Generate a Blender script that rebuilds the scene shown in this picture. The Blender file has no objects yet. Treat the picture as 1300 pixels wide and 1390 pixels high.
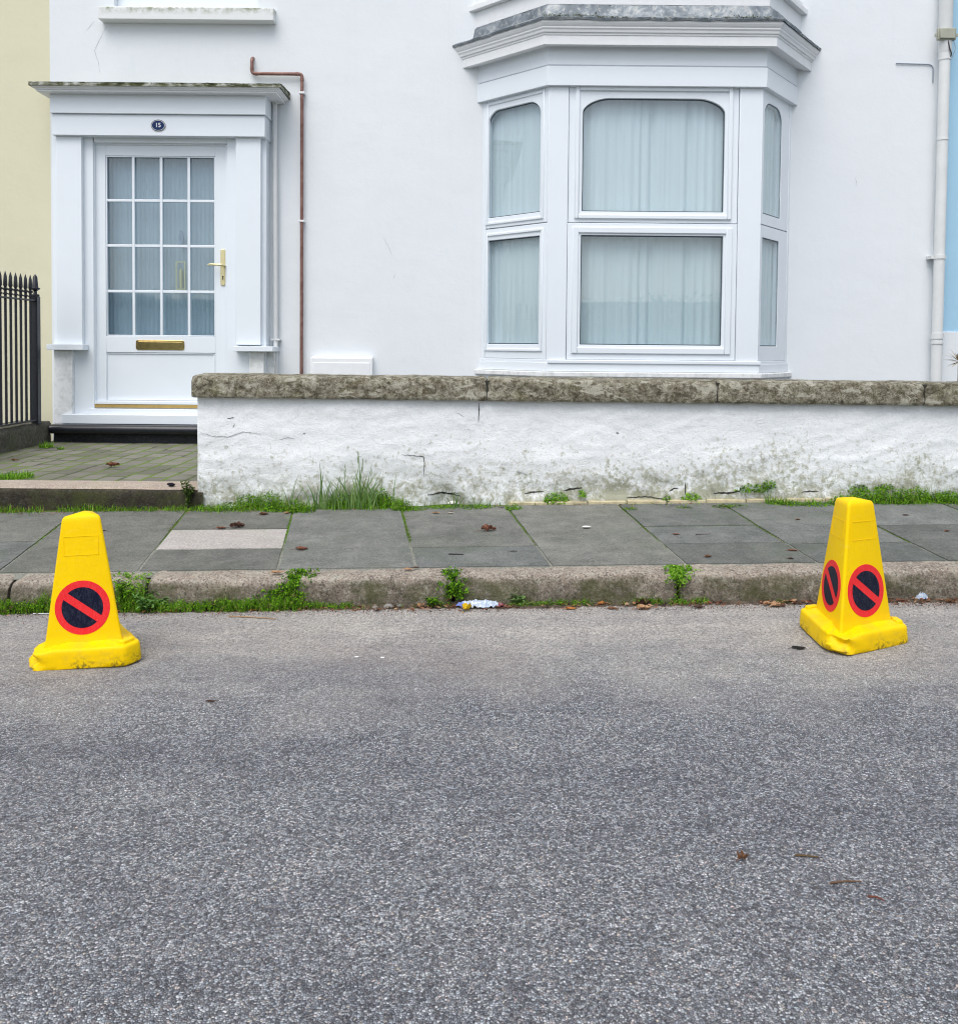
import bpy, bmesh, math, random
from mathutils import Vector, Matrix, noise

# ------------------------------------------------------------------ camera, world, sun, exposure
SC = bpy.context.scene
COL = SC.collection
random.seed(7)
EYE = 1.03                      # camera height above the road
FPX, CX, CY = 1250.0, 650.0, 515.0   # focal length and principal point in pixels of the 1300x1390 photograph
PITCH, ROLL = 0.036, 0.009
MROT = Matrix.Rotation(math.pi / 2 - PITCH, 4, 'X') @ Matrix.Rotation(ROLL, 4, 'Z')
cam_d = bpy.data.cameras.new('camera')
cam = bpy.data.objects.new('camera', cam_d)
COL.objects.link(cam)
cam.matrix_world = Matrix.Translation((0, 0, EYE)) @ MROT
cam_d.sensor_fit = 'HORIZONTAL'
cam_d.sensor_width = 36.0
cam_d.lens = 36.0 * FPX / 1300.0
cam_d.shift_x = 0.0
cam_d.shift_y = -(695.0 - CY) / 1300.0
cam_d.clip_start = 0.05
cam_d.clip_end = 2000
SC.camera = cam

SUN_EL, SUN_ROT = math.radians(60), math.radians(200)
world = bpy.data.worlds.new('World')
SC.world = world
world.use_nodes = True
wn = world.node_tree
bg = wn.nodes['Background']
sky = wn.nodes.new('ShaderNodeTexSky')
sky.sky_type = 'NISHITA'
sky.sun_disc = False
sky.sun_elevation = SUN_EL
sky.sun_rotation = SUN_ROT
sky.air_density = 1.0
sky.dust_density = 3.0
hs = wn.nodes.new('ShaderNodeHueSaturation')     # cloud cover: the blue of the clear sky thinned to grey
hs.inputs['Saturation'].default_value = 0.55
wn.links.new(sky.outputs[0], hs.inputs['Color'])
wn.links.new(hs.outputs[0], bg.inputs['Color'])
bg.inputs['Strength'].default_value = 0.15
sl = bpy.data.lights.new('sun', 'SUN')
sl.energy = 1.3
sl.angle = math.radians(50)
sl.color = (1.0, 0.97, 0.93)
so = bpy.data.objects.new('sun', sl)
COL.objects.link(so)
# sun stands behind the photographer, a little to the left and high
sd = Vector((math.sin(SUN_ROT) * math.cos(SUN_EL), math.cos(SUN_ROT) * math.cos(SUN_EL), math.sin(SUN_EL)))
so.rotation_euler = sd.to_track_quat('Z', 'Y').to_euler()
SC.view_settings.view_transform = 'Standard'
SC.view_settings.look = 'None'
SC.view_settings.exposure = 0.45
SC.view_settings.gamma = 1.0
SC.view_settings.use_curve_mapping = False
SC.cycles.max_bounces = 8
SC.cycles.use_denoising = True
SC.cycles.filter_width = 1.1
SC.cycles.transparent_max_bounces = 16

# ------------------------------------------------------------------ surveying: where a point of a wall or the ground lies
R3 = MROT.to_3x3()
def ray(px, py):
    return R3 @ Vector(((px - CX) / FPX, -(py - CY) / FPX, -1.0))
def at(px, py, Y):
    d = ray(px, py); t = Y / d.y
    return Vector((d.x * t, Y, EYE + d.z * t))
def hit(px, py, p0, n):
    d = ray(px, py); o = Vector((0, 0, EYE))
    t = (Vector(p0) - o).dot(n) / d.dot(n)
    return o + d * t
GR = 0.022
def grade(x): return GR * max(-9.0, min(9.0, x))
YK = 3.62         # kerb face
YKB = YK + 0.13   # back of kerb
YW = 4.88         # front garden wall face
YF = 7.33         # house front
YP = 7.14         # porch front
KH = 0.122
PF = 0.058
def road_z(x, y): return grade(x)
def pave_z(x, y): return grade(x) + KH + PF * (y - YKB)
def on_road(px, py):
    n = Vector((-GR, 0, 1)).normalized()
    p = hit(px, py, (0, 0, 0), n); return p
def on_pave(px, py):
    n = Vector((-GR, -PF, 1)).normalized()
    p = hit(px, py, (0, YKB, KH), n)
    if p.y > YW - 0.022:      # nothing on the pavement can lie inside the wall
        x = p.x; p = Vector((x, YW - 0.022, pave_z(x, YW - 0.022)))
    return p
def on_level(px, py, z):
    return hit(px, py, (0, 0, z), Vector((0, 0, 1)))

# ------------------------------------------------------------------ materials
class NT:
    def __init__(s, name):
        s.m = bpy.data.materials.new(name); s.m.use_nodes = True
        s.t = s.m.node_tree; s.n = s.t.nodes; s.b = s.n['Principled BSDF']
        s.tc = s.n.new('ShaderNodeTexCoord')
        s.co = s.tc.outputs['Object']
    def L(s, a, b): s.t.links.new(a, b)
    def map(s, scale=(1, 1, 1), loc=(0, 0, 0), rot=(0, 0, 0)):
        m = s.n.new('ShaderNodeMapping'); s.L(s.co, m.inputs[0])
        m.inputs['Scale'].default_value = scale; m.inputs['Location'].default_value = loc
        m.inputs['Rotation'].default_value = rot
        return m.outputs[0]
    def noise(s, scale, detail=4, rough=0.55, dist=0.0, co=None, out='Fac'):
        n = s.n.new('ShaderNodeTexNoise'); s.L(co or s.co, n.inputs['Vector'])
        n.inputs['Scale'].default_value = scale; n.inputs['Detail'].default_value = detail
        n.inputs['Roughness'].default_value = rough; n.inputs['Distortion'].default_value = dist
        return n.outputs[out]
    def vor(s, scale, feature='F1', out='Distance', co=None, rnd=1.0):
        n = s.n.new('ShaderNodeTexVoronoi'); s.L(co or s.co, n.inputs['Vector'])
        n.feature = feature
        n.inputs['Scale'].default_value = scale; n.inputs['Randomness'].default_value = rnd
        return n.outputs[out]
    def ramp(s, fac, stops, interp='LINEAR'):
        r = s.n.new('ShaderNodeValToRGB'); s.L(fac, r.inputs[0]); e = r.color_ramp.elements
        r.color_ramp.interpolation = interp
        while len(e) > 1: e.remove(e[-1])
        for i, (p, c) in enumerate(stops):
            if not hasattr(c, '__len__'): c = (c, c, c)
            if i == 0: el = e[0]; el.position = p
            else: el = e.new(p)
            el.color = (c[0], c[1], c[2], 1)
        return r.outputs[0]
    def rng(s, v, a, b, c=0.0, d=1.0):
        r = s.n.new('ShaderNodeMapRange'); s.L(v, r.inputs[0])
        for i, x in enumerate((a, b, c, d)): r.inputs[i + 1].default_value = x
        r.clamp = True
        return r.outputs[0]
    def val(s, x, y, op='MULTIPLY'):
        m = s.n.new('ShaderNodeMath'); m.operation = op
        for i, v in enumerate((x, y)):
            if hasattr(v, 'is_output') or hasattr(v, 'links'): s.L(v, m.inputs[i])
            else: m.inputs[i].default_value = v
        return m.outputs[0]
    def mix(s, f, a, b, mode='MIX'):
        m = s.n.new('ShaderNodeMix'); m.data_type = 'RGBA'; m.blend_type = mode
        def put(i, v):
            if hasattr(v, 'links'): s.L(v, m.inputs[i])
            elif hasattr(v, '__len__'): m.inputs[i].default_value = (v[0], v[1], v[2], 1)
            else: m.inputs[i].default_value = v
        put(0, f); put(6, a); put(7, b)
        return m.outputs[2]
    def xyz(s):
        x = s.n.new('ShaderNodeSeparateXYZ'); s.L(s.co, x.inputs[0]); return x.outputs
    def bump(s, h, strength=0.4, dist=0.01, prev=None):
        b = s.n.new('ShaderNodeBump'); s.L(h, b.inputs['Height'])
        b.inputs['Strength'].default_value = strength; b.inputs['Distance'].default_value = dist
        if prev is not None: s.L(prev, b.inputs['Normal'])
        s.L(b.outputs[0], s.b.inputs['Normal']); return b.outputs[0]
    def col(s, c):
        if hasattr(c, 'links'): s.L(c, s.b.inputs['Base Color'])
        else: s.b.inputs['Base Color'].default_value = (c[0], c[1], c[2], 1)
    def rough(s, r, spec=None, metal=None):
        if hasattr(r, 'links'): s.L(r, s.b.inputs['Roughness'])
        else: s.b.inputs['Roughness'].default_value = r
        if spec is not None: s.b.inputs['Specular IOR Level'].default_value = spec
        if metal is not None: s.b.inputs['Metallic'].default_value = metal

M = {}
def plain(name, c, rough=0.5, spec=0.5, metal=0.0, var=0.06, vs=9, bump=0.0, bs=60):
    t = NT(name)
    n = t.noise(vs, 5, 0.6)
    lo = tuple(v * (1 - var) for v in c); hi = tuple(min(1, v * (1 + var)) for v in c)
    t.col(t.ramp(n, [(0.3, lo), (0.7, hi)])); t.rough(rough, spec, metal)
    if bump: t.bump(t.noise(bs, 4), bump, 0.004)
    M[name] = t.m
    return t

def render_wall(name, c, dirt=(0.55, 0.56, 0.54)):
    t = NT(name)
    big = t.noise(0.7, 5, 0.6); mid = t.noise(5, 6, 0.65, 0.3); fine = t.noise(70, 4, 0.6)
    base = t.ramp(big, [(0.3, tuple(v * 0.965 for v in c)), (0.7, c)])
    smudge = t.ramp(mid, [(0.55, 0.0), (0.85, 0.22)])
    base = t.mix(smudge, base, tuple(v * 0.86 for v in c))
    # vertical water streaks
    st = t.noise(1.0, 5, 0.6, 0.0, co=t.map(scale=(14, 14, 0.5)))
    base = t.mix(t.ramp(st, [(0.55, 0.0), (0.8, 0.16)]), base, tuple(v * q for v, q in zip(c, (0.86, 0.87, 0.86))))
    # pinholes and little specks
    sp = t.vor(9.0)
    spm = t.val(t.ramp(sp, [(0.0, 1.0), (0.028, 0.0)]), t.ramp(t.noise(3.1, 2), [(0.55, 0.0), (0.62, 1.0)]))
    base = t.mix(t.val(spm, 0.7), base, tuple(v * 0.45 for v in c))
    t.col(base); t.rough(0.75, 0.3)
    h1 = t.noise(3.5, 5, 0.55)
    b = t.bump(h1, 0.26, 0.025)
    t.bump(fine, 0.15, 0.004, b)
    M[name] = t.m

render_wall('white_render', (0.745, 0.785, 0.815))
render_wall('yellow_render', (0.68, 0.66, 0.485))
render_wall('blue_render', (0.37, 0.60, 0.77))

t = plain('white_upvc', (0.76, 0.815, 0.865), 0.32, 0.5, 0, 0.015, 3)
t = plain('white_paint', (0.78, 0.80, 0.82), 0.5, 0.4, 0, 0.03, 14, 0.12, 45)
t = NT('old_white_paint')
n1 = t.noise(18, 6, 0.65); n2 = t.noise(5, 4)
c = t.ramp(n1, [(0.35, (0.60, 0.62, 0.61)), (0.55, (0.76, 0.78, 0.79)), (0.8, (0.80, 0.82, 0.83))])
c = t.mix(t.ramp(n2, [(0.55, 0), (0.8, 0.35)]), c, (0.47, 0.48, 0.42))
t.col(c); t.rough(0.7, 0.3); t.bump(t.noise(40, 5), 0.35, 0.006); M['old_white_paint'] = t.m
# sill that has grown algae along its weathered top
t = NT('stained_sill')
z = t.xyz()[2]
al = t.val(t.ramp(t.noise(16, 6, 0.7), [(0.42, 0), (0.62, 1)]), t.rng(z, 0.035, 0.098, 0, 1))
c = t.mix(al, (0.74, 0.76, 0.76), (0.20, 0.23, 0.12))
t.col(c); t.rough(0.75, 0.3); t.bump(t.noise(40, 5), 0.3, 0.005); M['stained_sill'] = t.m

t = NT('lead')
n1 = t.noise(6, 6, 0.7, 0.6); n2 = t.noise(26, 5, 0.7)
c = t.ramp(n1, [(0.3, (0.10, 0.12, 0.14)), (0.5, (0.17, 0.20, 0.23)), (0.66, (0.40, 0.43, 0.45)), (0.74, (0.12, 0.14, 0.15))])
c = t.mix(t.ramp(n2, [(0.52, 0), (0.66, 0.6)]), c, (0.5, 0.51, 0.48))
t.col(c); t.rough(0.55, 0.5, 0.35); t.bump(n1, 0.5, 0.02); M['lead'] = t.m

t = NT('lichen_edge')
n1 = t.noise(9, 6, 0.7, 0.4, co=t.map(scale=(1, 1, 2.5)))
c = t.ramp(n1, [(0.33, (0.03, 0.034, 0.02)), (0.46, (0.09, 0.10, 0.045)), (0.54, (0.28, 0.29, 0.24)), (0.64, (0.58, 0.59, 0.56)), (0.75, (0.16, 0.17, 0.10))])
t.col(c); t.rough(0.9, 0.2); t.bump(n1, 0.6, 0.02); M['lichen_edge'] = t.m

# asphalt with pale chippings
t = NT('asphalt')
X = t.xyz()
v1 = t.vor(210.0, out='Color'); v1d = t.vor(210.0, 'DISTANCE_TO_EDGE')
v2 = t.vor(470.0, out='Color')
sep = t.n.new('ShaderNodeSeparateColor'); t.L(v1, sep.inputs[0])
sep2 = t.n.new('ShaderNodeSeparateColor'); t.L(v2, sep2.inputs[0])
stone = t.ramp(sep.outputs[0], [(0.0, (0.06, 0.062, 0.072)), (0.22, (0.135, 0.142, 0.158)), (0.46, (0.245, 0.257, 0.278)), (0.68, (0.40, 0.42, 0.44)), (0.90, (0.60, 0.625, 0.645)), (1.0, (0.80, 0.81, 0.81))])
tint = t.ramp(sep.outputs[1], [(0.0, (1, 1, 1)), (0.60, (1, 1, 1)), (0.70, (0.80, 0.93, 1.0)), (0.80, (1.0, 0.93, 0.84)), (0.90, (1.0, 0.74, 0.64)), (0.95, (1.0, 0.86, 0.62)), (1.0, (0.82, 0.86, 1.0))])
stone = t.mix(0.75, stone, tint, 'MULTIPLY')
fine = t.ramp(sep2.outputs[0], [(0, (0.06, 0.06, 0.07)), (0.5, (0.20, 0.205, 0.22)), (1, (0.50, 0.51, 0.53))])
c = t.mix(0.30, stone, fine)
gap = t.rng(v1d, 0.0, 0.14, 0.0, 1.0)
c = t.mix(gap, (0.022, 0.023, 0.028), c)  # crevice shade painted between the chips, together with the dark bitumen colour
# dusty, worn strip near the gutter
dn = t.noise(1.6, 5, 0.6, 0.5)
edge = t.rng(t.val(X[1], t.val(dn, 1.5, 'MULTIPLY'), 'ADD'), 3.2, 4.0, 0, 1)
dust = t.mix(t.ramp(t.noise(85, 6, 0.92), [(0.38, 0.0), (0.60, 1.0)]), (0.15, 0.140, 0.126), (0.64, 0.60, 0.55))
c = t.mix(t.val(edge, 0.74), c, dust)
c = t.mix(t.val(t.ramp(t.noise(300, 3, 0.8, co=t.map(loc=(7, 1, 0))), [(0.66, 0), (0.70, 1)]), 0.5), c, (0.03, 0.03, 0.03))
# faint wide blotches, darker patches
bl = t.noise(0.9, 4, 0.6, 0.2, co=t.map(scale=(1, 2.2, 1)))
c = t.mix(1.0, c, t.ramp(bl, [(0.3, (1.14, 1.15, 1.19)), (0.55, (1.40, 1.40, 1.41)), (0.75, (1.55, 1.54, 1.50))]), 'MULTIPLY')
# oil-darkened wheel tracks running along the road, and a few weathered blotches
trk = t.noise(0.8, 5, 0.65, 0.6, co=t.map(scale=(0.35, 3.2, 1), loc=(2, 6, 0)))
c = t.mix(1.0, c, t.ramp(trk, [(0.34, (0.86, 0.86, 0.88)), (0.5, (1, 1, 1)), (0.68, (1.10, 1.09, 1.07))]), 'MULTIPLY')
bl2 = t.noise(7, 6, 0.75, 0.5, co=t.map(scale=(1, 1.6, 1), loc=(1, 9, 0)))
c = t.mix(1.0, c, t.ramp(bl2, [(0.34, (0.84, 0.84, 0.85)), (0.5, (1, 1, 1)), (0.66, (1.12, 1.11, 1.09))]), 'MULTIPLY')
rs = t.ramp(t.noise(1.1, 3, 0.5, 0.3, co=t.map(loc=(3.1, 1.2, 0))), [(0.55, 0), (0.72, 0.35)])
c = t.mix(t.val(rs, edge), c, (0.26, 0.19, 0.17))
t.col(c); t.rough(0.82, 0.35)
b = t.bump(t.val(v1d, 1.0), 0.9, 0.012)
t.bump(t.noise(420, 3), 0.35, 0.003, b)
M['asphalt'] = t.m

def slab_mat(name, a, b, c3):
    t = NT(name)
    at_ = t.n.new('ShaderNodeAttribute'); at_.attribute_name = 'tone'
    n1 = t.noise(6, 7, 0.75, 0.3); n2 = t.noise(120, 5, 0.85); n3 = t.noise(22, 6, 0.8, 0.2, co=t.map(scale=(0.6, 2.4, 1)))
    c = t.ramp(n1, [(0.3, a), (0.5, b), (0.7, c3)])
    c = t.mix(t.ramp(n2, [(0.50, 0), (0.66, 0.55)]), c, tuple(min(1, v * 2.1) for v in b))
    c = t.mix(t.ramp(n2, [(0.34, 0.75), (0.47, 0)]), c, tuple(v * 0.35 for v in a))
    c = t.mix(t.ramp(n3, [(0.56, 0), (0.66, 0.45)]), c, tuple(min(1, v * 1.7) for v in b))
    c = t.mix(t.ramp(n3, [(0.32, 0.5), (0.42, 0)]), c, tuple(v * 0.55 for v in b))
    c = t.mix(1.0, c, at_.outputs['Color'], 'MULTIPLY')
    al = t.ramp(t.noise(2.3, 6, 0.7, 0.6, co=t.map(loc=(5, 2, 0))), [(0.48, 0), (0.70, 0.40)])
    c = t.mix(al, c, tuple(q * v for q, v in zip((0.85, 1.0, 0.72), b)))
    t.col(c); t.rough(0.85, 0.25)
    b_ = t.bump(n3, 0.35, 0.01); t.bump(n2, 0.5, 0.004, b_)
    M[name] = t.m
slab_mat('paving', (0.075, 0.079, 0.072), (0.125, 0.129, 0.119), (0.185, 0.186, 0.170))
slab_mat('pale_paving', (0.33, 0.305, 0.285), (0.38, 0.355, 0.335), (0.42, 0.395, 0.37))
slab_mat('doorstep_granite', (0.26, 0.21, 0.175), (0.36, 0.30, 0.25), (0.42, 0.37, 0.31))

t = NT('joint')
Y = t.xyz()[1]
n1 = t.noise(7, 5, 0.7)
m_ = t.rng(t.val(Y, t.val(n1, 0.9), 'ADD'), 4.45, 4.75, 0, 1)
grain = t.noise(120, 4)
mo = t.ramp(grain, [(0.3, (0.13, 0.135, 0.11)), (0.7, (0.32, 0.32, 0.28))])
gr = t.ramp(grain, [(0.3, (0.03, 0.06, 0.012)), (0.7, (0.13, 0.20, 0.045))])
t.col(t.mix(m_, mo, gr)); t.rough(0.95, 0.2); t.bump(grain, 0.5, 0.008); M['joint'] = t.m

def granite(name, dark, lich=1.0, pal=((0.25, 0.20, 0.16), (0.40, 0.335, 0.27), (0.54, 0.48, 0.39))):
    t = NT(name)
    nrm = t.n.new('ShaderNodeNewGeometry'); sx = t.n.new('ShaderNodeSeparateXYZ'); t.L(nrm.outputs['Normal'], sx.inputs[0])
    n1 = t.noise(7, 6, 0.7, 0.3); n2 = t.noise(150, 4, 0.8); n3 = t.noise(46, 6, 0.8)
    vc = t.vor(170, out='Color'); s_ = t.n.new('ShaderNodeSeparateColor'); t.L(vc, s_.inputs[0])
    c = t.ramp(n1, [(0.3, pal[0]), (0.5, pal[1]), (0.7, pal[2])])
    c = t.mix(t.ramp(s_.outputs[0], [(0.5, 0), (0.95, 0.7 * lich)]), c, (0.62, 0.58, 0.51))
    c = t.mix(t.ramp(s_.outputs[1], [(0.7, 0), (0.95, 0.7)]), c, (0.07, 0.06, 0.055))
    c = t.mix(t.ramp(n3, [(0.30, 0.85), (0.46, 0)]), c, (0.045, 0.04, 0.033))
    # road grime clings to the steep face, feet wear the top clean
    grime = t.val(t.ramp(t.noise(9, 6, 0.8, 0.3, co=t.map(loc=(3, 3, 3))), [(0.3, 0.25), (0.62, 1.0)]), t.rng(sx.outputs[2], 0.2, 0.85, dark, 0.0))
    c = t.mix(grime, c, t.ramp(t.noise(70, 6, 0.85), [(0.36, (0.02, 0.018, 0.014)), (0.5, tuple(q * (.25 + .75 * lich) for q in (0.105, 0.09, 0.068))), (0.68, tuple(q * (.2 + .8 * lich) for q in (0.36, 0.32, 0.255)))]))
    # pale lichen crust, finely broken
    li = t.ramp(t.noise(26, 7, 0.85, 0.2, co=t.map(loc=(1, 7, 3))), [(0.54, 0), (0.62, 0.75 * lich)])
    c = t.mix(li, c, t.ramp(n2, [(0.3, (0.34, 0.33, 0.26)), (0.7, (0.58, 0.57, 0.49))]))
    alg = t.val(t.ramp(t.noise(5, 6, 0.75, 0.3, co=t.map(loc=(8, 1, 3))), [(0.44, 0), (0.60, 0.7)]), t.rng(sx.outputs[2], 0.2, 0.7, 1.0, 0.0))
    c = t.mix(alg, c, (0.075, 0.085, 0.025))
    t.col(c); t.rough(0.85, 0.25)
    b_ = t.bump(n3, 0.9, 0.016); t.bump(n2, 0.6, 0.005, b_)
    M[name] = t.m
granite('kerb_granite', 0.92)
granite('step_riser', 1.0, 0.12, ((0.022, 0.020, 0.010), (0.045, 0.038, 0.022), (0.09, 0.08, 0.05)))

# painted rough garden wall
t = NT('garden_wall')
X, Yy, Z = t.xyz()
n1 = t.noise(3.2, 6, 0.7, 0.6); n2 = t.noise(34, 6, 0.75, 0.3); n3 = t.noise(120, 4, 0.7); n4 = t.noise(9, 6, 0.7, 1.0, co=t.map(loc=(2, 0, 5)))
base = t.ramp(n2, [(0.25, (0.72, 0.75, 0.765)), (0.5, (0.83, 0.855, 0.87)), (0.8, (0.86, 0.88, 0.895))])
hgt = t.val(t.rng(Z, 0.12, 0.62, 1.0, 0.0), t.rng(X, -1.0, 1.6, 0.85, 1.15))          # splash dirt belongs to the foot of the wall
am = t.val(t.val(hgt, t.rng(n1, 0.30, 0.72, 0.35, 1.25)), 1.0)
dm = t.val(t.ramp(t.val(n2, t.val(am, 0.36), 'ADD'), [(0.66, 0), (0.84, 0.85)]), 1.0)
base = t.mix(dm, base, t.ramp(n4, [(0.3, (0.17, 0.20, 0.09)), (0.55, (0.37, 0.37, 0.26)), (0.75, (0.10, 0.105, 0.06))]))
low = t.val(t.rng(Z, 0.12, 0.34, 1.0, 0.0), t.ramp(n4, [(0.42, 0), (0.6, 1)]))
base = t.mix(t.val(low, 0.55), base, t.ramp(n3, [(0.3, (0.10, 0.115, 0.05)), (0.7, (0.30, 0.30, 0.22))]))
# black pin specks
s1 = t.ramp(t.noise(95, 3, 0.8, 0.2, co=t.map(loc=(4, 4, 1))), [(0.64, 0), (0.71, 0.75)])
base = t.mix(t.val(s1, t.rng(Z, 0.2, 0.8, 1.0, 0.12)), base, (0.07, 0.07, 0.06))
# fine wandering scratches and flaking paint edges
w1 = t.noise(11, 8, 0.74, 0.5, co=t.map(scale=(1, 1, 1.6), loc=(3, 1, 0)))
ln = t.ramp(w1, [(0.494, 0), (0.50, 0.35), (0.506, 0)])
base = t.mix(t.val(ln, t.ramp(n1, [(0.4, 0.1), (0.6, 0.9)])), base, (0.45, 0.46, 0.45))
t.col(base); t.rough(0.85, 0.25)
b_ = t.bump(w1, 0.4, 0.018); b_ = t.bump(n2, 0.38, 0.008, b_); t.bump(n3, 0.3, 0.003, b_)
M['garden_wall'] = t.m

cz_lo = at(650, 544.5, YW - 0.045).z
t = NT('coping_stone')
n1 = t.noise(4, 6, 0.75, 0.2); n2 = t.noise(34, 8, 0.88, 0.1); n3 = t.noise(150, 4, 0.85); Z = t.xyz()[2]
n5 = t.noise(24, 7, 0.85, 0.2, co=t.map(loc=(9, 3, 2)))
c = t.ramp(n2, [(0.34, (0.03, 0.026, 0.016)), (0.44, (0.16, 0.14, 0.088)), (0.52, (0.47, 0.44, 0.34)), (0.62, (0.74, 0.71, 0.60))])
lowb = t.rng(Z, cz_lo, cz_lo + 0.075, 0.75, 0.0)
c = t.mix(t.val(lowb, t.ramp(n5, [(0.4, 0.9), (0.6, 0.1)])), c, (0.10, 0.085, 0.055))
c = t.mix(t.val(t.rng(Z, cz_lo + 0.05, cz_lo + 0.12, 0.0, 0.55), t.ramp(t.noise(12, 6, 0.8, 0.3, co=t.map(loc=(4, 4, 4))), [(0.4, 0), (0.55, 1)])), c, t.ramp(n3, [(0.35, (0.33, 0.32, 0.26)), (0.65, (0.60, 0.58, 0.50))]))
c = t.mix(t.ramp(n1, [(0.44, 0.0), (0.64, 0.40)]), c, t.ramp(n3, [(0.35, (0.05, 0.042, 0.026)), (0.65, (0.19, 0.165, 0.105))]))
c = t.mix(t.ramp(n5, [(0.54, 0), (0.60, 0.75)]), c, t.ramp(n3, [(0.3, (0.36, 0.36, 0.25)), (0.7, (0.66, 0.65, 0.53))]))
c = t.mix(t.ramp(t.noise(26, 7, 0.85, 0.1, co=t.map(loc=(1, 1, 8))), [(0.58, 0), (0.62, 0.85)]), c, (0.03, 0.027, 0.017))
c = t.mix(t.ramp(t.noise(6, 6, 0.8, 0.3, co=t.map(loc=(5, 1, 8))), [(0.54, 0), (0.70, 0.4)]), c, (0.22, 0.22, 0.10))
pt = t.noise(15, 7, 0.7, 0.7, co=t.map(loc=(2, 2, 5), scale=(0.7, 1, 1.4)))
c = t.mix(t.ramp(pt, [(0.55, 0), (0.60, 0.8)]), c, t.ramp(n3, [(0.3, (0.42, 0.41, 0.32)), (0.7, (0.74, 0.72, 0.62))]))
c = t.mix(t.ramp(pt, [(0.38, 0.75), (0.44, 0)]), c, t.ramp(n3, [(0.3, (0.035, 0.03, 0.02)), (0.7, (0.12, 0.10, 0.065))]))
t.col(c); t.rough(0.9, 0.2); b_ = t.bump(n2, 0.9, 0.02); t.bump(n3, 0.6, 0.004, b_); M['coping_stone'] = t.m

t = NT('mossy_stone')
n1 = t.noise(7, 6, 0.75, 0.5); n2 = t.noise(70, 6, 0.8, 0.2, co=t.map(scale=(1, 1, 0.5)))
c = t.ramp(n2, [(0.3, (0.035, 0.033, 0.027)), (0.5, (0.115, 0.11, 0.09)), (0.72, (0.24, 0.225, 0.19))])
c = t.mix(t.ramp(n1, [(0.45, 0), (0.65, 0.55)]), c, (0.085, 0.10, 0.035))
t.col(c); t.rough(0.95, 0.2); t.bump(n2, 0.8, 0.015); M['mossy_stone'] = t.m

# block paving of the front path
t = NT('block_paving')
br = t.n.new('ShaderNodeTexBrick'); mp = t.map(rot=(0, 0, math.radians(90)), loc=(0.03, 0.02, 0))
wob = t.n.new('ShaderNodeVectorMath'); wob.operation = 'ADD'
nv = t.noise(6, 3, 0.5, out='Color'); sc = t.n.new('ShaderNodeVectorMath'); sc.operation = 'SCALE'; sc.inputs['Scale'].default_value = 0.014
t.L(nv, sc.inputs[0]); t.L(mp, wob.inputs[0]); t.L(sc.outputs[0], wob.inputs[1]); t.L(wob.outputs[0], br.inputs['Vector'])
br.inputs['Scale'].default_value = 1.0; br.inputs['Brick Width'].default_value = 0.21; br.inputs['Row Height'].default_value = 0.125
br.inputs['Mortar Size'].default_value = 0.013; br.inputs['Mortar Smooth'].default_value = 0.4
br.inputs['Color1'].default_value = (0.12, 0.115, 0.098, 1); br.inputs['Color2'].default_value = (0.215, 0.205, 0.18, 1)
br.inputs['Mortar'].default_value = (0.03, 0.034, 0.018, 1)
n1 = t.noise(4, 6, 0.7, 0.5); n2 = t.noise(150, 4, 0.75)
c = t.mix(t.ramp(n2, [(0.4, 0), (0.75, 0.5)]), br.outputs['Color'], (0.26, 0.25, 0.21))
mossj = t.val(br.outputs['Fac'], t.ramp(n1, [(0.40, 0), (0.52, 1)]))
c = t.mix(mossj, c, (0.12, 0.19, 0.03))
c = t.mix(t.ramp(t.noise(2.2, 6, 0.7, 0.5, co=t.map(loc=(2, 5, 0))), [(0.45, 0), (0.75, 0.6)]), c, (0.085, 0.10, 0.04))
t.col(c); t.rough(0.85, 0.3); b_ = t.bump(br.outputs['Fac'], -0.9, 0.012); t.bump(n2, 0.4, 0.004, b_)
M['block_paving'] = t.m

t = NT('copper')
n1 = t.noise(14, 6, 0.7, 0.3)
c = t.ramp(n1, [(0.3, (0.13, 0.062, 0.05)), (0.5, (0.22, 0.115, 0.095)), (0.7, (0.31, 0.19, 0.165))])
c = t.mix(t.ramp(t.noise(50, 5, 0.7), [(0.62, 0), (0.75, 0.4)]), c, (0.45, 0.44, 0.42))
t.col(c); t.rough(0.55, 0.5, 0.35); M['copper'] = t.m
plain('brass', (0.62, 0.47, 0.20), 0.22, 0.5, 1.0, 0.2, 30)
plain('pale_brass', (0.74, 0.66, 0.38), 0.3, 0.5, 0.6, 0.06, 40)
plain('gold_strip', (0.62, 0.43, 0.15), 0.35, 0.5, 0.5, 0.12, 20)
plain('black_gloss', (0.012, 0.014, 0.02), 0.28, 0.5, 0, 0.3, 30, 0.25, 30)
t = NT('black_tar')
c = t.ramp(t.noise(60, 5, 0.7), [(0.35, (0.010, 0.012, 0.016)), (0.6, (0.028, 0.031, 0.037)), (0.78, (0.09, 0.095, 0.10))])
t.col(c); t.rough(0.6, 0.4); t.bump(t.noise(30, 5), 0.5, 0.012); M['black_tar'] = t.m
plain('black_iron', (0.014, 0.016, 0.022), 0.33, 0.5, 0, 0.3, 30, 0.2, 60)
plain('white_plastic', (0.74, 0.755, 0.76), 0.4, 0.5, 0, 0.03, 8)
plain('aged_plastic', (0.68, 0.70, 0.70), 0.45, 0.5, 0, 0.05, 8)
plain('box_plastic', (0.36, 0.37, 0.30), 0.5, 0.4, 0, 0.08, 20)
plain('dark_cable', (0.03, 0.03, 0.035), 0.5)
plain('grey_cable', (0.28, 0.32, 0.38), 0.5)
plain('seal', (0.05, 0.075, 0.09), 0.5)
plain('crack', (0.34, 0.36, 0.37), 0.9)
plain('deep_crack', (0.03, 0.03, 0.024), 0.95)
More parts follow.
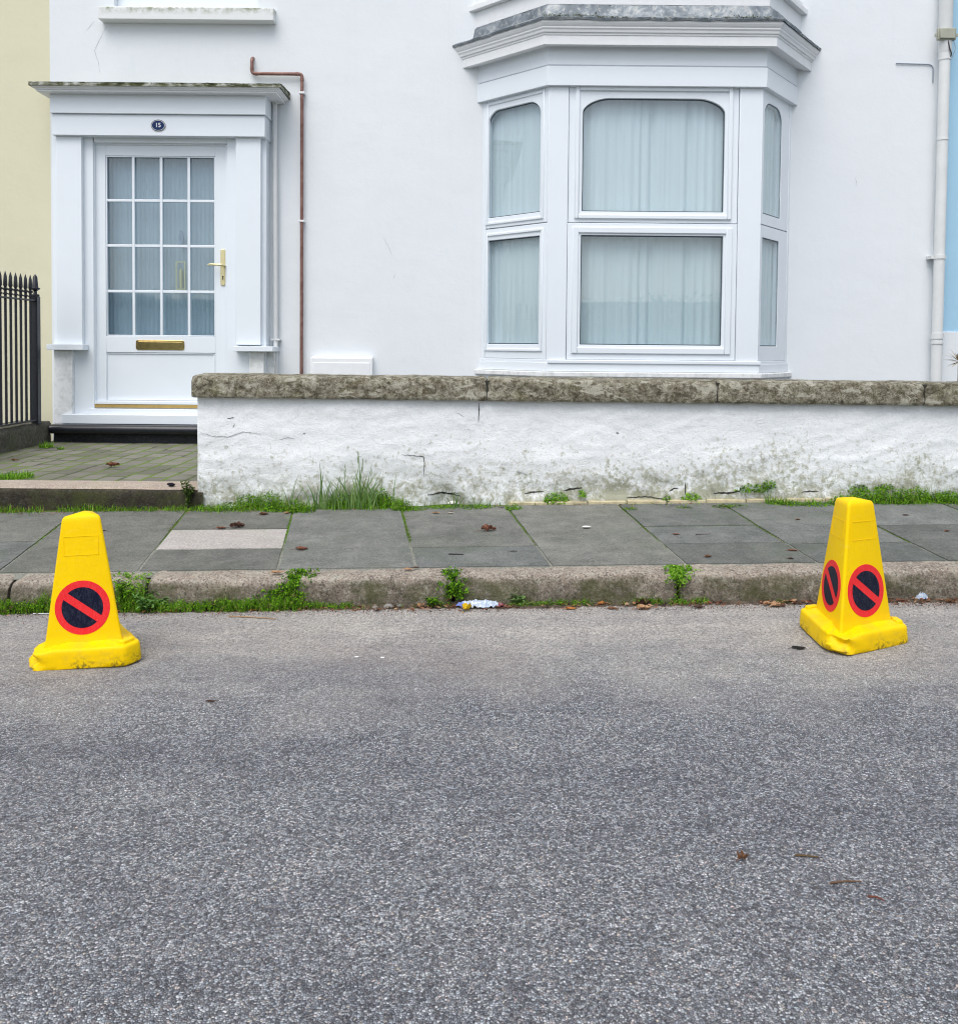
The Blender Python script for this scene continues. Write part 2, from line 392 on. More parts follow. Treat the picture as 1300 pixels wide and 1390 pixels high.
plain('shadow_gap', (0.42, 0.46, 0.51), 0.8)
plain('room_wall', (0.30, 0.30, 0.29), 0.8)
plain('room_dark', (0.14, 0.15, 0.155), 0.8)
plain('navy', (0.010, 0.032, 0.11), 0.35, 0.2)
plain('white_enamel', (0.8, 0.82, 0.84), 0.3)
plain('roof_slate', (0.10, 0.105, 0.12), 0.6, 0.4, 0, 0.2, 8, 0.4, 20)
plain('soil', (0.055, 0.045, 0.032), 0.95, 0.2, 0, 0.4, 30, 0.6, 50)
plain('silt', (0.085, 0.068, 0.052), 0.95, 0.2, 0, 0.5, 60, 0.8, 90)
plain('cream_brick', (0.50, 0.44, 0.29), 0.85, 0.3, 0, 0.3, 22, 0.4, 60)
plain('far_brick', (0.25, 0.22, 0.20), 0.8, 0.3, 0, 0.2, 8)
plain('far_ground', (0.10, 0.12, 0.06), 0.95, 0.2, 0, 0.3, 0.4)

# cone plastics
t = NT('cone_yellow')
X, Yy, Z = t.xyz()
n1 = t.noise(7, 5, 0.6); n2 = t.noise(55, 6, 0.75, 0.5); n3 = t.noise(14, 6, 0.7, 0.8, co=t.map(loc=(3, 3, 3)))
c = t.ramp(n1, [(0.3, (0.86, 0.555, 0.0)), (0.7, (0.92, 0.615, 0.0))])
sc_ = t.noise(20, 6, 0.7, 1.5, co=t.map(scale=(1, 1, 5)))
c = t.mix(t.ramp(sc_, [(0.58, 0), (0.72, 0.28)]), c, (0.86, 0.64, 0.16))
smd = t.noise(9, 7, 0.8, 0.6, co=t.map(loc=(6, 2, 9), scale=(1, 1, 0.6)))
c = t.mix(t.ramp(smd, [(0.60, 0), (0.78, 0.22)]), c, (0.50, 0.34, 0.04))
scr = t.ramp(t.noise(16, 8, 0.75, 2.2, co=t.map(scale=(1, 1, 0.5), loc=(2, 8, 1))), [(0.494, 0), (0.5, 0.5), (0.506, 0)])
c = t.mix(t.val(scr, t.ramp(n1, [(0.45, 0), (0.6, 1)])), c, (0.30, 0.20, 0.03))
dirt = t.val(t.rng(Z, 0.0, 0.045, 1, 0), t.ramp(n2, [(0.47, 0), (0.56, 1)]))
c = t.mix(t.val(t.val(dirt, t.ramp(t.noise(11, 4, 0.6, co=t.map(loc=(1, 2, 3))), [(0.42, 0), (0.58, 1)])), 0.9), c, (0.05, 0.042, 0.025))
c = t.mix(t.val(t.rng(Z, 0.06, 0.13, 1, 0), t.ramp(n3, [(0.5, 0), (0.7, 0.4)])), c, (0.56, 0.38, 0.04))
t.col(c); t.rough(t.rng(n2, 0.3, 0.7, 0.42, 0.6), 0.14); t.bump(t.noise(28, 5), 0.15, 0.006)
t.b.inputs['Subsurface Weight'].default_value = 0.0
M['cone_yellow'] = t.m
def decal(name, c, sc_col, amt):
    t = NT(name)
    s = t.noise(34, 7, 0.75, 1.8, co=t.map(scale=(1.0, 1.0, 0.35), rot=(0.2, 0.5, 0.3)))
    s2 = t.noise(60, 5, 0.8, 2.0, co=t.map(scale=(2.2, 1, 0.3), rot=(0.0, -0.5, 0.9)))
    m = t.ramp(s, [(0.492, 0), (0.5, 1), (0.508, 0)])
    m2 = t.ramp(s2, [(0.66, 0), (0.72, 1)])
    f = t.val(t.val(m, m2, 'MAXIMUM'), amt)
    t.col(t.mix(f, c, sc_col)); t.rough(0.45, 0.2)
    M[name] = t.m
decal('sign_red', (0.78, 0.025, 0.03), (0.8, 0.25, 0.24), 0.45)
decal('sign_navy', (0.004, 0.006, 0.022), (0.30, 0.33, 0.42), 0.30)

# glass: clear pane with a Fresnel reflection
def glass(name, tint, boost):
    m = bpy.data.materials.new(name); m.use_nodes = True; nt = m.node_tree
    nt.nodes.clear()
    out = nt.nodes.new('ShaderNodeOutputMaterial'); mx = nt.nodes.new('ShaderNodeMixShader')
    tr = nt.nodes.new('ShaderNodeBsdfTransparent'); tr.inputs[0].default_value = (*tint, 1)
    gl = nt.nodes.new('ShaderNodeBsdfGlossy'); gl.inputs['Roughness'].default_value = 0.01
    # both faces of a thin pane reflect alike: Schlick's curve on the facing angle
    fr = nt.nodes.new('ShaderNodeLayerWeight'); fr.inputs['Blend'].default_value = 0.5
    pw = nt.nodes.new('ShaderNodeMath'); pw.operation = 'POWER'; pw.inputs[1].default_value = 5.0
    nt.links.new(fr.outputs['Facing'], pw.inputs[0])
    ad = nt.nodes.new('ShaderNodeMath'); ad.operation = 'MULTIPLY_ADD'; ad.inputs[1].default_value = 0.85; ad.inputs[2].default_value = boost; ad.use_clamp = True
    nt.links.new(pw.outputs[0], ad.inputs[0]); nt.links.new(ad.outputs[0], mx.inputs[0])
    nz = nt.nodes.new('ShaderNodeTexNoise'); nz.inputs['Scale'].default_value = 2.5; nz.inputs['Detail'].default_value = 1
    bp = nt.nodes.new('ShaderNodeBump'); bp.inputs['Strength'].default_value = 0.03; bp.inputs['Distance'].default_value = 0.02
    nt.links.new(nz.outputs[0], bp.inputs['Height']); nt.links.new(bp.outputs[0], gl.inputs['Normal'])
    nt.links.new(tr.outputs[0], mx.inputs[1]); nt.links.new(gl.outputs[0], mx.inputs[2]); nt.links.new(mx.outputs[0], out.inputs[0])
    M[name] = m
glass('window_glass', (0.92, 0.985, 1.0), 0.14)
glass('door_glass', (0.87, 0.93, 0.965), 0.075)
def curtain(name, c, tr):
    m = bpy.data.materials.new(name); m.use_nodes = True; nt = m.node_tree
    nt.nodes.clear()
    out = nt.nodes.new('ShaderNodeOutputMaterial'); mx = nt.nodes.new('ShaderNodeMixShader')
    a = nt.nodes.new('ShaderNodeBsdfDiffuse'); b = nt.nodes.new('ShaderNodeBsdfTranslucent'); e = nt.nodes.new('ShaderNodeBsdfTransparent')
    tc = nt.nodes.new('ShaderNodeTexCoord'); mp = nt.nodes.new('ShaderNodeMapping'); mp.inputs['Scale'].default_value = (26, 26, 0.35)
    nz = nt.nodes.new('ShaderNodeTexNoise'); nz.inputs['Scale'].default_value = 1.0; nz.inputs['Detail'].default_value = 5; nz.inputs['Roughness'].default_value = 0.65
    rp = nt.nodes.new('ShaderNodeValToRGB'); rp.color_ramp.elements[0].position = 0.3; rp.color_ramp.elements[1].position = 0.7
    rp.color_ramp.elements[0].color = (*[v * 0.93 for v in c], 1); rp.color_ramp.elements[1].color = (*c, 1)
    nt.links.new(tc.outputs['Object'], mp.inputs[0]); nt.links.new(mp.outputs[0], nz.inputs[0]); nt.links.new(nz.outputs[0], rp.inputs[0])
    nt.links.new(rp.outputs[0], a.inputs[0]); nt.links.new(rp.outputs[0], b.inputs[0])
    mx.inputs[0].default_value = 0.25
    m2 = nt.nodes.new('ShaderNodeMixShader'); m2.inputs[0].default_value = tr
    nt.links.new(a.outputs[0], mx.inputs[1]); nt.links.new(b.outputs[0], mx.inputs[2])
    nt.links.new(mx.outputs[0], m2.inputs[1]); nt.links.new(e.outputs[0], m2.inputs[2]); nt.links.new(m2.outputs[0], out.inputs[0])
    M[name] = m
curtain('net_curtain', (0.84, 0.93, 0.97), 0.02)
curtain('pleated_blind', (0.64, 0.71, 0.75), 0.03)

# vegetation: colour varies leaf by leaf through a mesh colour attribute
def leafy(name, rough=0.6, trans=0.25):
    t = NT(name)
    a = t.n.new('ShaderNodeAttribute'); a.attribute_name = 'tone'
    t.col(a.outputs['Color']); t.rough(rough, 0.12)
    tl = t.n.new('ShaderNodeBsdfTranslucent'); t.L(a.outputs['Color'], tl.inputs[0])
    mx = t.n.new('ShaderNodeMixShader'); mx.inputs[0].default_value = trans
    out = t.n['Material Output']
    t.L(t.b.outputs[0], mx.inputs[1]); t.L(tl.outputs[0], mx.inputs[2]); t.L(mx.outputs[0], out.inputs[0])
    M[name] = t.m
leafy('leaf')
leafy('dead_leaf', 0.7, 0.12)
leafy('debris', 0.9, 0.0)

# ------------------------------------------------------------------ mesh helpers
class MB:
    def __init__(s): s.v = []; s.f = []; s.c = []     # c: optional colour per face
    def add(s, vs, fs, col=None):
        o = len(s.v); s.v += [tuple(p) for p in vs]
        for f in fs: s.f.append([i + o for i in f]); s.c.append(col)
    def box(s, x0, x1, y0, y1, z0, z1):
        v = [(x, y, z) for z in (z0, z1) for y in (y0, y1) for x in (x0, x1)]
        s.add(v, [(0, 2, 3, 1), (4, 5, 7, 6), (0, 1, 5, 4), (2, 6, 7, 3), (0, 4, 6, 2), (1, 3, 7, 5)])
    def tube(s, pts, r, n=10, cap=True):
        pts = [Vector(p) for p in pts]; rr = r if hasattr(r, '__len__') else [r] * len(pts)
        rings = []; up = None
        for i, p in enumerate(pts):
            d = (pts[min(i + 1, len(pts) - 1)] - pts[max(i - 1, 0)]).normalized()
            if up is None: up = Vector((0, 0, 1)) if abs(d.z) < 0.9 else Vector((0, 1, 0))
            a = d.cross(up).normalized(); b = a.cross(d).normalized(); up = b
            rings.append([p + a * math.cos(2 * math.pi * k / n) * rr[i] + b * math.sin(2 * math.pi * k / n) * rr[i] for k in range(n)])
        fs = [(i * n + k, i * n + (k + 1) % n, (i + 1) * n + (k + 1) % n, (i + 1) * n + k) for i in range(len(pts) - 1) for k in range(n)]
        if cap: fs += [tuple(range(n))[::-1], tuple(range((len(pts) - 1) * n, len(pts) * n))]
        s.add([q for g in rings for q in g], fs)
    def prism(s, poly, d0, d1, axis='y'):
        n = len(poly)
        mk = {'y': lambda p, d: (p[0], d, p[1]), 'z': lambda p, d: (p[0], p[1], d), 'x': lambda p, d: (d, p[0], p[1])}[axis]
        s.add([mk(p, d0) for p in poly] + [mk(p, d1) for p in poly],
              [tuple(range(n)), tuple(range(2 * n - 1, n - 1, -1))] + [(i, i + n, (i + 1) % n + n, (i + 1) % n) for i in range(n)])
    def build(s, name, mat, parent=None, bevel=0.0, smooth=False, seg=2, sub=None):
        me = bpy.data.meshes.new(name)
        me.from_pydata(s.v, [], s.f)
        if any(c is not None for c in s.c):
            ca = me.color_attributes.new('tone', 'FLOAT_COLOR', 'CORNER')
            data = []
            for f, c in zip(s.f, s.c):
                c = c or (1, 1, 1)
                data += [c[0], c[1], c[2], 1.0] * len(f)
            ca.data.foreach_set('color', data)
        me.materials.append(M[mat])
        bm = bmesh.new(); bm.from_mesh(me); bmesh.ops.recalc_face_normals(bm, faces=bm.faces[:])
        bm.to_mesh(me); bm.free()
        o = bpy.data.objects.new(name, me); COL.objects.link(o)
        if parent is not None:
            o.parent = parent
            # world coordinates were given: take the parent's place off again
            off = parent_offset(parent)
            for v in me.vertices: v.co = v.co - off
        if bevel:
            b = o.modifiers.new('bevel', 'BEVEL'); b.width = bevel; b.segments = seg; b.limit_method = 'ANGLE'; b.angle_limit = math.radians(35)
        if smooth or bevel:
            for p in me.polygons: p.use_smooth = True
            if not bevel or True:
                try: me.set_sharp_from_angle(angle=math.radians(40))
                except Exception: pass
        return o
def parent_offset(p):
    off = Vector((0, 0, 0))
    while p is not None: off = off + p.location; p = p.parent
    return off
def tag(o, label=None, cat=None, group=None, kind=None):
    for k, v in (('label', label), ('category', cat), ('group', group), ('kind', kind)):
        if v: o[k] = v
    return o
def empty(name, loc, label, cat, group=None, rz=0.0):
    o = bpy.data.objects.new(name, None); COL.objects.link(o); o.location = loc; o.empty_display_size = 0.1
    o.rotation_euler.z = rz
    return tag(o, label, cat, group)
def origin_to(o, p):
    p = Vector(p)
    for v in o.data.vertices: v.co = v.co - p
    o.location = p
    return o
def N(x, y, z, s=1.0): return noise.noise(Vector((x * s, y * s, z * s)))
def pbox(x0, y0, x1, y1, Yf, Yb, mb=None):
    """box whose front face at depth Yf covers the surveyed rectangle"""
    mb = mb or MB(); xm, ym = (x0 + x1) / 2, (y0 + y1) / 2
    mb.box(at(x0, ym, Yf).x, at(x1, ym, Yf).x, Yf, Yb, at(xm, y1, Yf).z, at(xm, y0, Yf).z)
    return mb

# ------------------------------------------------------------------ ground, road, kerb, pavement
def sheet(name, mat, xs, ys, zf, kind='structure'):
    mb = MB(); nx = len(xs)
    mb.add([(x, y, zf(x, y)) for y in ys for x in xs],
           [(j * nx + i, j * nx + i + 1, (j + 1) * nx + i + 1, (j + 1) * nx + i) for j in range(len(ys) - 1) for i in range(nx - 1)])
    return tag(mb.build(name, mat, smooth=True), kind=kind)
XS = [-60, -30, -9] + [-9 + i * 0.5 for i in range(1, 36)] + [9, 30, 60]
sheet('ground', 'far_ground', [-900, -60, -9, 9, 60, 900], [-900, -60, -7.2, 60, 900], lambda x, y: grade(x) - 0.12)
sheet('road', 'asphalt', XS, [-4.2, 0, 1, 2, 3, YK + 0.03], lambda x, y: road_z(x, y))
mb = MB(); mb.box(-60, 60, -6.0, -4.2, -0.3, 0.0)
tag(mb.build('far_pavement', 'paving'), kind='structure')

def kx(px, py=795): return at(px, py, YK).x
kj = [-14.0, -12.2, -10.3, -8.6, -6.9, -5.2, -3.6, kx(10), kx(196), kx(397), kx(615), kx(921), kx(1165), 2.9, 4.3, 5.8, 7.4, 9.2, 11.0]
kj = sorted(kj)
kmb = MB()
def kerb_stone(x0, x1, seed):
    h = KH; hi = abs((x0 + x1) / 2) < 3.6
    prof = [(0.004, -0.08), (0.0, -0.01), (-0.002, 0.015), (0.0, 0.035), (0.001, 0.055), (0.004, 0.073), (0.007, 0.088), (0.012, 0.102), (0.021, 0.1125), (0.033, 0.118), (0.05, 0.1205), (0.075, 0.122), (0.10, 0.1225), (0.126, 0.122), (0.128, 0.05)]
    n = max(2, int((x1 - x0) / (0.012 if hi else 0.2)))
    vs = []
    for i in range(n + 1):
        u = i / n; x = x0 + (x1 - x0) * u
        e = min(u, 1 - u) * (x1 - x0)
        rnd = 0.016 * max(0, 1 - e / 0.03) ** 2
        for (py_, pz) in prof:
            nz = N(x * 5, py_ * 5 + seed, pz * 5 + seed, 1) * 0.013 + N(x * 17, py_ * 17, pz * 17 + seed, 1) * 0.009 + N(x * 48, py_ * 48, pz * 48 + seed) * 0.004
            y = YK + py_ + (nz + rnd if py_ < 0.09 else 0) + 0.006 * N(x * 1.3 + seed, 0, 0)
            z = pz + (nz * 0.6 - rnd * 0.55 if pz > 0.09 else 0)
            vs.append((x, y, z + grade(x)))
    m = len(prof)
    fs = [(i * m + k, (i + 1) * m + k, (i + 1) * m + k + 1, i * m + k + 1) for i in range(n) for k in range(m - 1)]
    fs += [tuple(range(m)), tuple(range(n * m, n * m + m))[::-1]]
    kmb.add(vs, fs)
for i in range(len(kj) - 1):
    kerb_stone(kj[i] + 0.006, kj[i + 1] - 0.006, i * 3.7)
tag(kmb.build('kerb', 'kerb_granite', smooth=True), kind='structure')

# bedding under the slabs shows as the joints
sheet('pavement_joints', 'joint', XS, [YK + 0.06, 4.0, 4.4, YW + 0.06], lambda x, y: pave_z(x, y) - 0.004)
pav = MB(); pale = MB()
jl = [((0, 775), (78.5, 714)), ((190, 771), (234, 717)), ((376, 775), (393, 710)), ((564, 768.7), (547, 700)), ((749.2, 768), (703.5, 708.8)),
      ((926.9, 762.2), (844, 690)), ((1103.8, 760), (1013.8, 704.6)), ((1274.6, 755.4), (1193.8, 716))]
Y0, Y1 = YKB + 0.012, YW - 0.035
lines = []
for a, b in jl:
    p, q = on_pave(*a), on_pave(*b)
    k = (q.x - p.x) / (q.y - p.y)
    lines.append((p.x + k * (Y0 - p.y), p.x + k * (Y1 - p.y)))
w0 = (lines[-1][0] - lines[0][0]) / 7; w1 = (lines[-1][1] - lines[0][1]) / 7
for i in range(1, 14): lines.insert(0, (lines[0][0] - w0, lines[0][1] - w1))
for i in range(1, 14): lines.append((lines[-1][0] + w0, lines[-1][1] + w1))
rows_px = {12: [(60, 735)], 13: [], 14: [(300, 718.5), (300, 745)], 15: [], 16: [(640, 742)], 17: [], 18: [(990, 713), (990, 737)], 19: [(1150, 737)], 20: [(1290, 712)]}
def slab(mb, c0, c1, ya, yb, seed, tone, gap=0.0060):
    # c0, c1: (x at Y0, x at Y1) of the two side joints
    def X(c, y): return c[0] + (c[1] - c[0]) * (y - Y0) / (Y1 - Y0)
    rnd = random.Random(seed); dz = rnd.uniform(0.0, 0.002); tx = rnd.uniform(-0.003, 0.003); ty = rnd.uniform(-0.0015, 0.0015)
    ya += gap; yb -= gap; vs = []; nx, ny = 14, max(3, int((yb - ya) / 0.06))
    xc = (c0[0] + c1[0]) / 2; yc = (ya + yb) / 2
    for j in range(ny + 1):
        y = ya + (yb - ya) * j / ny
        for i in range(nx + 1):
            xa, xb = X(c0, y) + gap, X(c1, y) - gap
            x = xa + (xb - xa) * i / nx
            ed = 0.004 * N(x * 9, y * 9, seed)
            if i in (0, nx): x += ed
            if j in (0, ny): y_ = y + ed
            else: y_ = y
            z = pave_z(x, y_) + dz + tx * (x - xc) + ty * (y_ - yc) + 0.0012 * N(x * 4, y_ * 4, seed)
            if i in (0, nx) or j in (0, ny): z -= 0.0012
            vs.append((x, y_, z))
    m = nx + 1
    fs = [(j * m + i, j * m + i + 1, (j + 1) * m + i + 1, (j + 1) * m + i) for j in range(ny) for i in range(nx)]
    # skirt
    edge = [i for i in range(m)] + [j * m + nx for j in range(1, ny + 1)] + [ny * m + i for i in range(nx - 1, -1, -1)] + [j * m for j in range(ny - 1, 0, -1)]
    o = len(vs)
    vs += [(vs[e][0], vs[e][1], vs[e][2] - 0.03) for e in edge]
    fs += [(edge[k], o + k, o + (k + 1) % len(edge), edge[(k + 1) % len(edge)]) for k in range(len(edge))]
    mb.add(vs, fs, tone)
for i in range(len(lines) - 1):
    c0, c1 = lines[i], lines[i + 1]
    ys = [Y0] + sorted(on_pave(*p).y for p in rows_px.get(i, [])) + [Y1]
    if i not in rows_px: ys = [Y0, Y0 + (Y1 - Y0) * random.choice((0.35, 0.5, 0.62)), Y1]
    for k in range(len(ys) - 1):
        tv = random.uniform(0.86, 1.30); tw = random.uniform(-0.03, 0.03)
        tone = (tv * (1 + tw), tv, tv * (1 - tw))
        xm = (c0[0] + c1[0]) / 2
        # the pale replacement slab takes the middle of the column left of the centre
        if i == 14 and k == 1: slab(pale, c0, c1, ys[k], ys[k + 1], 99, (1, 1, 1)); continue
        slab(pav, c0, c1, ys[k], ys[k + 1], i * 7 + k, tone)
pavement = tag(pav.build('pavement', 'paving', smooth=True), kind='structure')
po = pale.build('paving_slab', 'pale_paving', pavement, smooth=True); po['label'] = 'pale cream replacement paving slab among dark slabs'

# ------------------------------------------------------------------ path to the door, front garden ground, granite step
LV = 0.262
XDW = at(62, 590, 7.0).x           # right face of the neighbour's dwarf wall
XGW = at(270, 610, YW).x           # left end of the garden wall
YS1 = on_level(140, 655, LV).y     # back of the granite tread
mb = MB()
nx, ny = 60, 60
mb.add([(XDW - 0.05 + (XGW + 0.35 - XDW + 0.05) * i / nx, YS1 - 0.03 + (7.43 - YS1) * j / ny, LV - 0.004 + 0.006 * N(i * 0.13, j * 0.13, 3) + 0.002 * N(i * .9, j * .9, 3)) for j in range(ny + 1) for i in range(nx + 1)],
       [(j * (nx + 1) + i, j * (nx + 1) + i + 1, (j + 1) * (nx + 1) + i + 1, (j + 1) * (nx + 1) + i) for j in range(ny) for i in range(nx)])
tag(mb.build('path', 'block_paving', smooth=True), kind='structure')
mb = MB(); mb.box(XGW + 0.34, 12, YW + 0.2, 7.4, -0.4, LV - 0.03); mb.box(-16, XDW - 0.2, YW + 0.03, 7.4, -0.4, LV - 0.03)
tag(mb.build('garden_ground', 'soil'), kind='structure')

step = MB(); xs0, xs1 = XDW - 0.3, XGW + 0.02; n = 150; yb = YS1 + 0.01
prof = [(0.004, -0.02), (0, 0.03), (0, 0.06), (0.0, 0.085), (0.003, 0.1), (0.012, 0.112), (0.03, 0.118)] + [(0.03 + (yb - YW - 0.03) * k / 10, 0.118 + 0.001 * k) for k in range(1, 11)]
vs = []; H0 = LV - 0.126
for i in range(n + 1):
    x = xs0 + (xs1 - xs0) * i / n
    for py_, pz in prof:
        nz = N(x * 4, py_ * 9, pz * 12) * 0.006 + N(x * 25, py_ * 25, pz * 25) * 0.003
        vs.append((x, YW + py_ + (nz if py_ < 0.03 else 0), H0 + pz - (0.010 if py_ > 0.035 else 0)))
m = len(prof)
step.add(vs, [(i * m + k, (i + 1) * m + k, (i + 1) * m + k + 1, i * m + k + 1) for i in range(n) for k in range(m - 1)])
rb = MB(); rb.box(xs0, xs1, YW + 0.01, YW + 0.1, -0.1, H0)
so_ = tag(step.build('granite_step', 'step_riser', smooth=True), 'long granite step with dark mossy riser in front of the block path', 'step')
so_['kind'] = 'structure'
# the worn tread, cleaner than its riser
tr = MB(); vs = []
for i in range(n + 1):
    x = xs0 + (xs1 - xs0) * i / n
    for k in range(11):
        y = YW + 0.012 + (yb + 0.02 - YW - 0.012) * k / 10
        vs.append((x, y, H0 + 0.1185 - (0.008 if k == 0 else 0) + 0.001 * k + 0.0035 + 0.0025 * N(x * 5, y * 9, 2)))
tr.add(vs, [(i * 11 + k, (i + 1) * 11 + k, (i + 1) * 11 + k + 1, i * 11 + k + 1) for i in range(n) for k in range(10)], (1, 1, 1))
tr.build('tread', 'doorstep_granite', so_, smooth=True)

# ------------------------------------------------------------------ front garden wall with coping
gw = empty('garden_wall', (at(700, 690, YW).x, YW, 0.1), 'low rough white painted garden wall stained green along its foot with stone coping', 'garden wall')
ZT = at(650, 544.5, YW - 0.045).z + 0.003
x0, x1 = at(268, 600, YW).x, 6.2
dx = 0.0135
nx = int((3.6 - x0) / dx); nz = 44
xs = [x0 + dx * i for i in range(nx + 1)] + [3.7 + 0.25 * i for i in range(11)]
vs = []
def wall_off(x, z):
    o = 0.010 * N(x * 2.2, z * 2.6, 1.7) + 0.005 * N(x * 6, z * 8, 5) + 0.002 * N(x * 19, z * 23, 9) + 0.0015 * N(x * 50, z * 55, 2)
    # plaster ridges, as trowelled
    o += 0.004 * (1 - abs(N(x * 4 + 3, z * 9, 11))) ** 6
    g = z - (pave_z(x, YW))
    if g < 0.16:       # broken, eroded foot
        e = N(x * 3.1, z * 5, 21) + 0.45 * N(x * 9, z * 12, 31)
        o -= max(0, e) * 0.05 * (1 - g / 0.16)
        o += max(0, -e) * 0.022 * (1 - g / 0.16)
    return o
for x in xs:
    zb = pave_z(x, YW) - 0.03
    for k in range(nz + 1):
        z = zb + (ZT - zb) * k / nz
        vs.append((x, YW - wall_off(x, z) , z))
face = MB(); m = nz + 1
face.add(vs, [(i * m + k, (i + 1) * m + k, (i + 1) * m + k + 1, i * m + k + 1) for i in range(len(xs) - 1) for k in range(nz)])
# left end, back and top of the wall
vs = []
for k in range(nz + 1):
    zb = pave_z(x0, YW) - 0.03; z = zb + (ZT - zb) * k / nz
    for j in range(8):
        y = YW + 0.24 * j / 7
        vs.append((x0 + (0.0 if j == 0 else 0.008 * N(y * 6, z * 6, 3)), y - (wall_off(x0, z) if j == 0 else 0), z))
face.add(vs, [(k * 8 + j, k * 8 + j + 1, (k + 1) * 8 + j + 1, (k + 1) * 8 + j) for k in range(nz) for j in range(7)])
face.add([(x0, YW + .24, -.1), (x1, YW + .24, -.1), (x1, YW + .24, ZT), (x0, YW + .24, ZT), (x0, YW, ZT), (x1, YW, ZT)], [(0, 1, 2, 3), (3, 2, 5, 4)])
face.build('wall', 'garden_wall', gw, smooth=True)
cz0, cz1 = at(650, 544.5, YW - 0.045).z, at(650, 513.5, YW - 0.03).z
def coping(x0, x1, seed):
    mb = MB(); yf, ybk = YW - 0.045, YW + 0.275; H = cz1 - cz0
    prof = [(0.05, 0), (0.006, 0.002), (0.0, 0.012)] + [(0.0 + 0.001 * k, 0.012 + (H - 0.045) * k / 5) for k in range(1, 6)] + [(0.007, H - 0.020), (0.018, H - 0.006), (0.04, H)] + \
           [(0.06 + (ybk - yf - 0.09) * k / 7, H + 0.006 * math.sin(math.pi * k / 7)) for k in range(1, 8)] + [(ybk - yf, H - 0.03), (ybk - yf, 0.0)]
    n = max(3, int((x1 - x0) / 0.012)); vs = []; m = len(prof)
    for i in range(n + 1):
        x = x0 + (x1 - x0) * i / n; e = min(x - x0, x1 - x); cut = 0.012 * max(0, 1 - e / 0.02) ** 2
        for (a, b) in prof:
            q = 0.0055 * N(x * 7 + seed, a * 7, b * 9) + 0.0035 * N(x * 24, a * 24, b * 24 + seed) + 0.0018 * N(x * 60, a * 60, b * 60 + seed)
            y = yf + a + (-q + cut if a < 0.1 else q)
            z = cz0 + b + (q * 0.8 - cut * 0.6 if b > H * 0.6 else (q * 0.5 + cut * 0.3)) - 0.003 * (x) * 0 + 0.0035 * N(x * 1.1, 0, seed)
            vs.append((x + (0.004 * N(a * 20, b * 20, seed) if e < 0.001 else 0), y, z - 0.0022 * x))
    mb.add(vs, [(i * m + k, (i + 1) * m + k, (i + 1) * m + (k + 1) % m, i * m + (k + 1) % m) for i in range(n) for k in range(m)] + [tuple(range(m)), tuple(range(n * m, n * m + m))[::-1]])
    return mb.build('coping_stone', 'coping_stone', gw, smooth=True)
cb = [at(258, 530, YW - 0.045).x, at(661, 530, YW - .045).x, at(975, 530, YW - .045).x, at(1257, 530, YW - .045).x, 3.75, 5.1, 6.25]
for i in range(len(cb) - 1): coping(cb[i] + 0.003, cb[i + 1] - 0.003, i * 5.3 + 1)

for xb_ in cb[1:-1]:
    mb = MB(); mb.box(xb_ - 0.012, xb_ + 0.012, YW - 0.028, YW + 0.26, cz0 + 0.004, cz1 - 0.012); mb.build('joint_shade_block', 'deep_crack', gw)  # added dark block gives the open coping joint its shade
# cracks: thin irregular ribbons laid along the wall face
def ribbon(name, pts, w, mat, parent, surf, seed=0, lift=0.002):
    """pts in photograph pixels, surf(x, z) gives the depth of the surface"""
    mb = MB(); P = []
    for (px, py) in pts:
        p = at(px, py, surf[0]); P.append((p.x, p.z))
    Q = []
    for a, b in zip(P, P[1:]):
        L = math.hypot(b[0] - a[0], b[1] - a[1]); n = max(2, int(L / 0.008))
        for k in range(n): Q.append((a[0] + (b[0] - a[0]) * k / n, a[1] + (b[1] - a[1]) * k / n))
    Q.append(P[-1]); vs = []
    for k, (x, z) in enumerate(Q):
        t_ = k / max(1, len(Q) - 1); jit = 0.004 * N(x * 60, z * 60, seed)
        ww = w * (0.35 + 0.65 * math.sin(math.pi * min(1, max(0, t_)))) * (0.6 + 0.8 * abs(N(x * 90, z * 90, seed + 4)))
        a = Q[min(k + 1, len(Q) - 1)]; b = Q[max(k - 1, 0)]
        d = Vector((a[0] - b[0], a[1] - b[1])); d = d.normalized() if d.length > 0 else Vector((1, 0)); nn = Vector((-d.y, d.x))
        for s in (-1, 1):
            X_, Z_ = x + nn.x * (jit + s * ww), z + nn.y * (jit + s * ww)
            vs.append((X_, surf[1](X_, Z_) - lift, Z_))
    mb.add(vs, [(2 * k, 2 * k + 1, 2 * k + 3, 2 * k + 2) for k in range(len(Q) - 1)])
    return mb.build(name, mat, parent)
gs = (YW, lambda x, z: YW - wall_off(x, z))
for i, (pts, w) in enumerate([([(650, 547), (650, 560), (649, 572)], 0.0045), ([(545, 617), (560, 618), (575, 620), (576, 632), (575, 648)], 0.0035),
        ([(712, 670), (722, 668), (738, 667)], 0.007), ([(765, 666), (778, 663), (790, 662)], 0.009), ([(908, 667), (916, 663), (921, 664)], 0.007),
        ([(930, 655), (930, 672)], 0.006), ([(968, 669), (990, 669), (1004, 666)], 0.008), ([(1087, 667), (1110, 667)], 0.006), ([(622, 670), (600, 671)], 0.006),
        ([(580, 672), (600, 669), (625, 674)], 0.008), ([(308, 568), (318, 567)], 0.003), ([(316, 580), (319, 575)], 0.003), ([(850, 676), (880, 675), (905, 678)], 0.006), ([(412, 588), (414, 589)], 0.004), ([(836, 587), (840, 588)], 0.005)]):
    ribbon('crack', pts, w * 0.7, 'deep_crack', gw, gs, i)
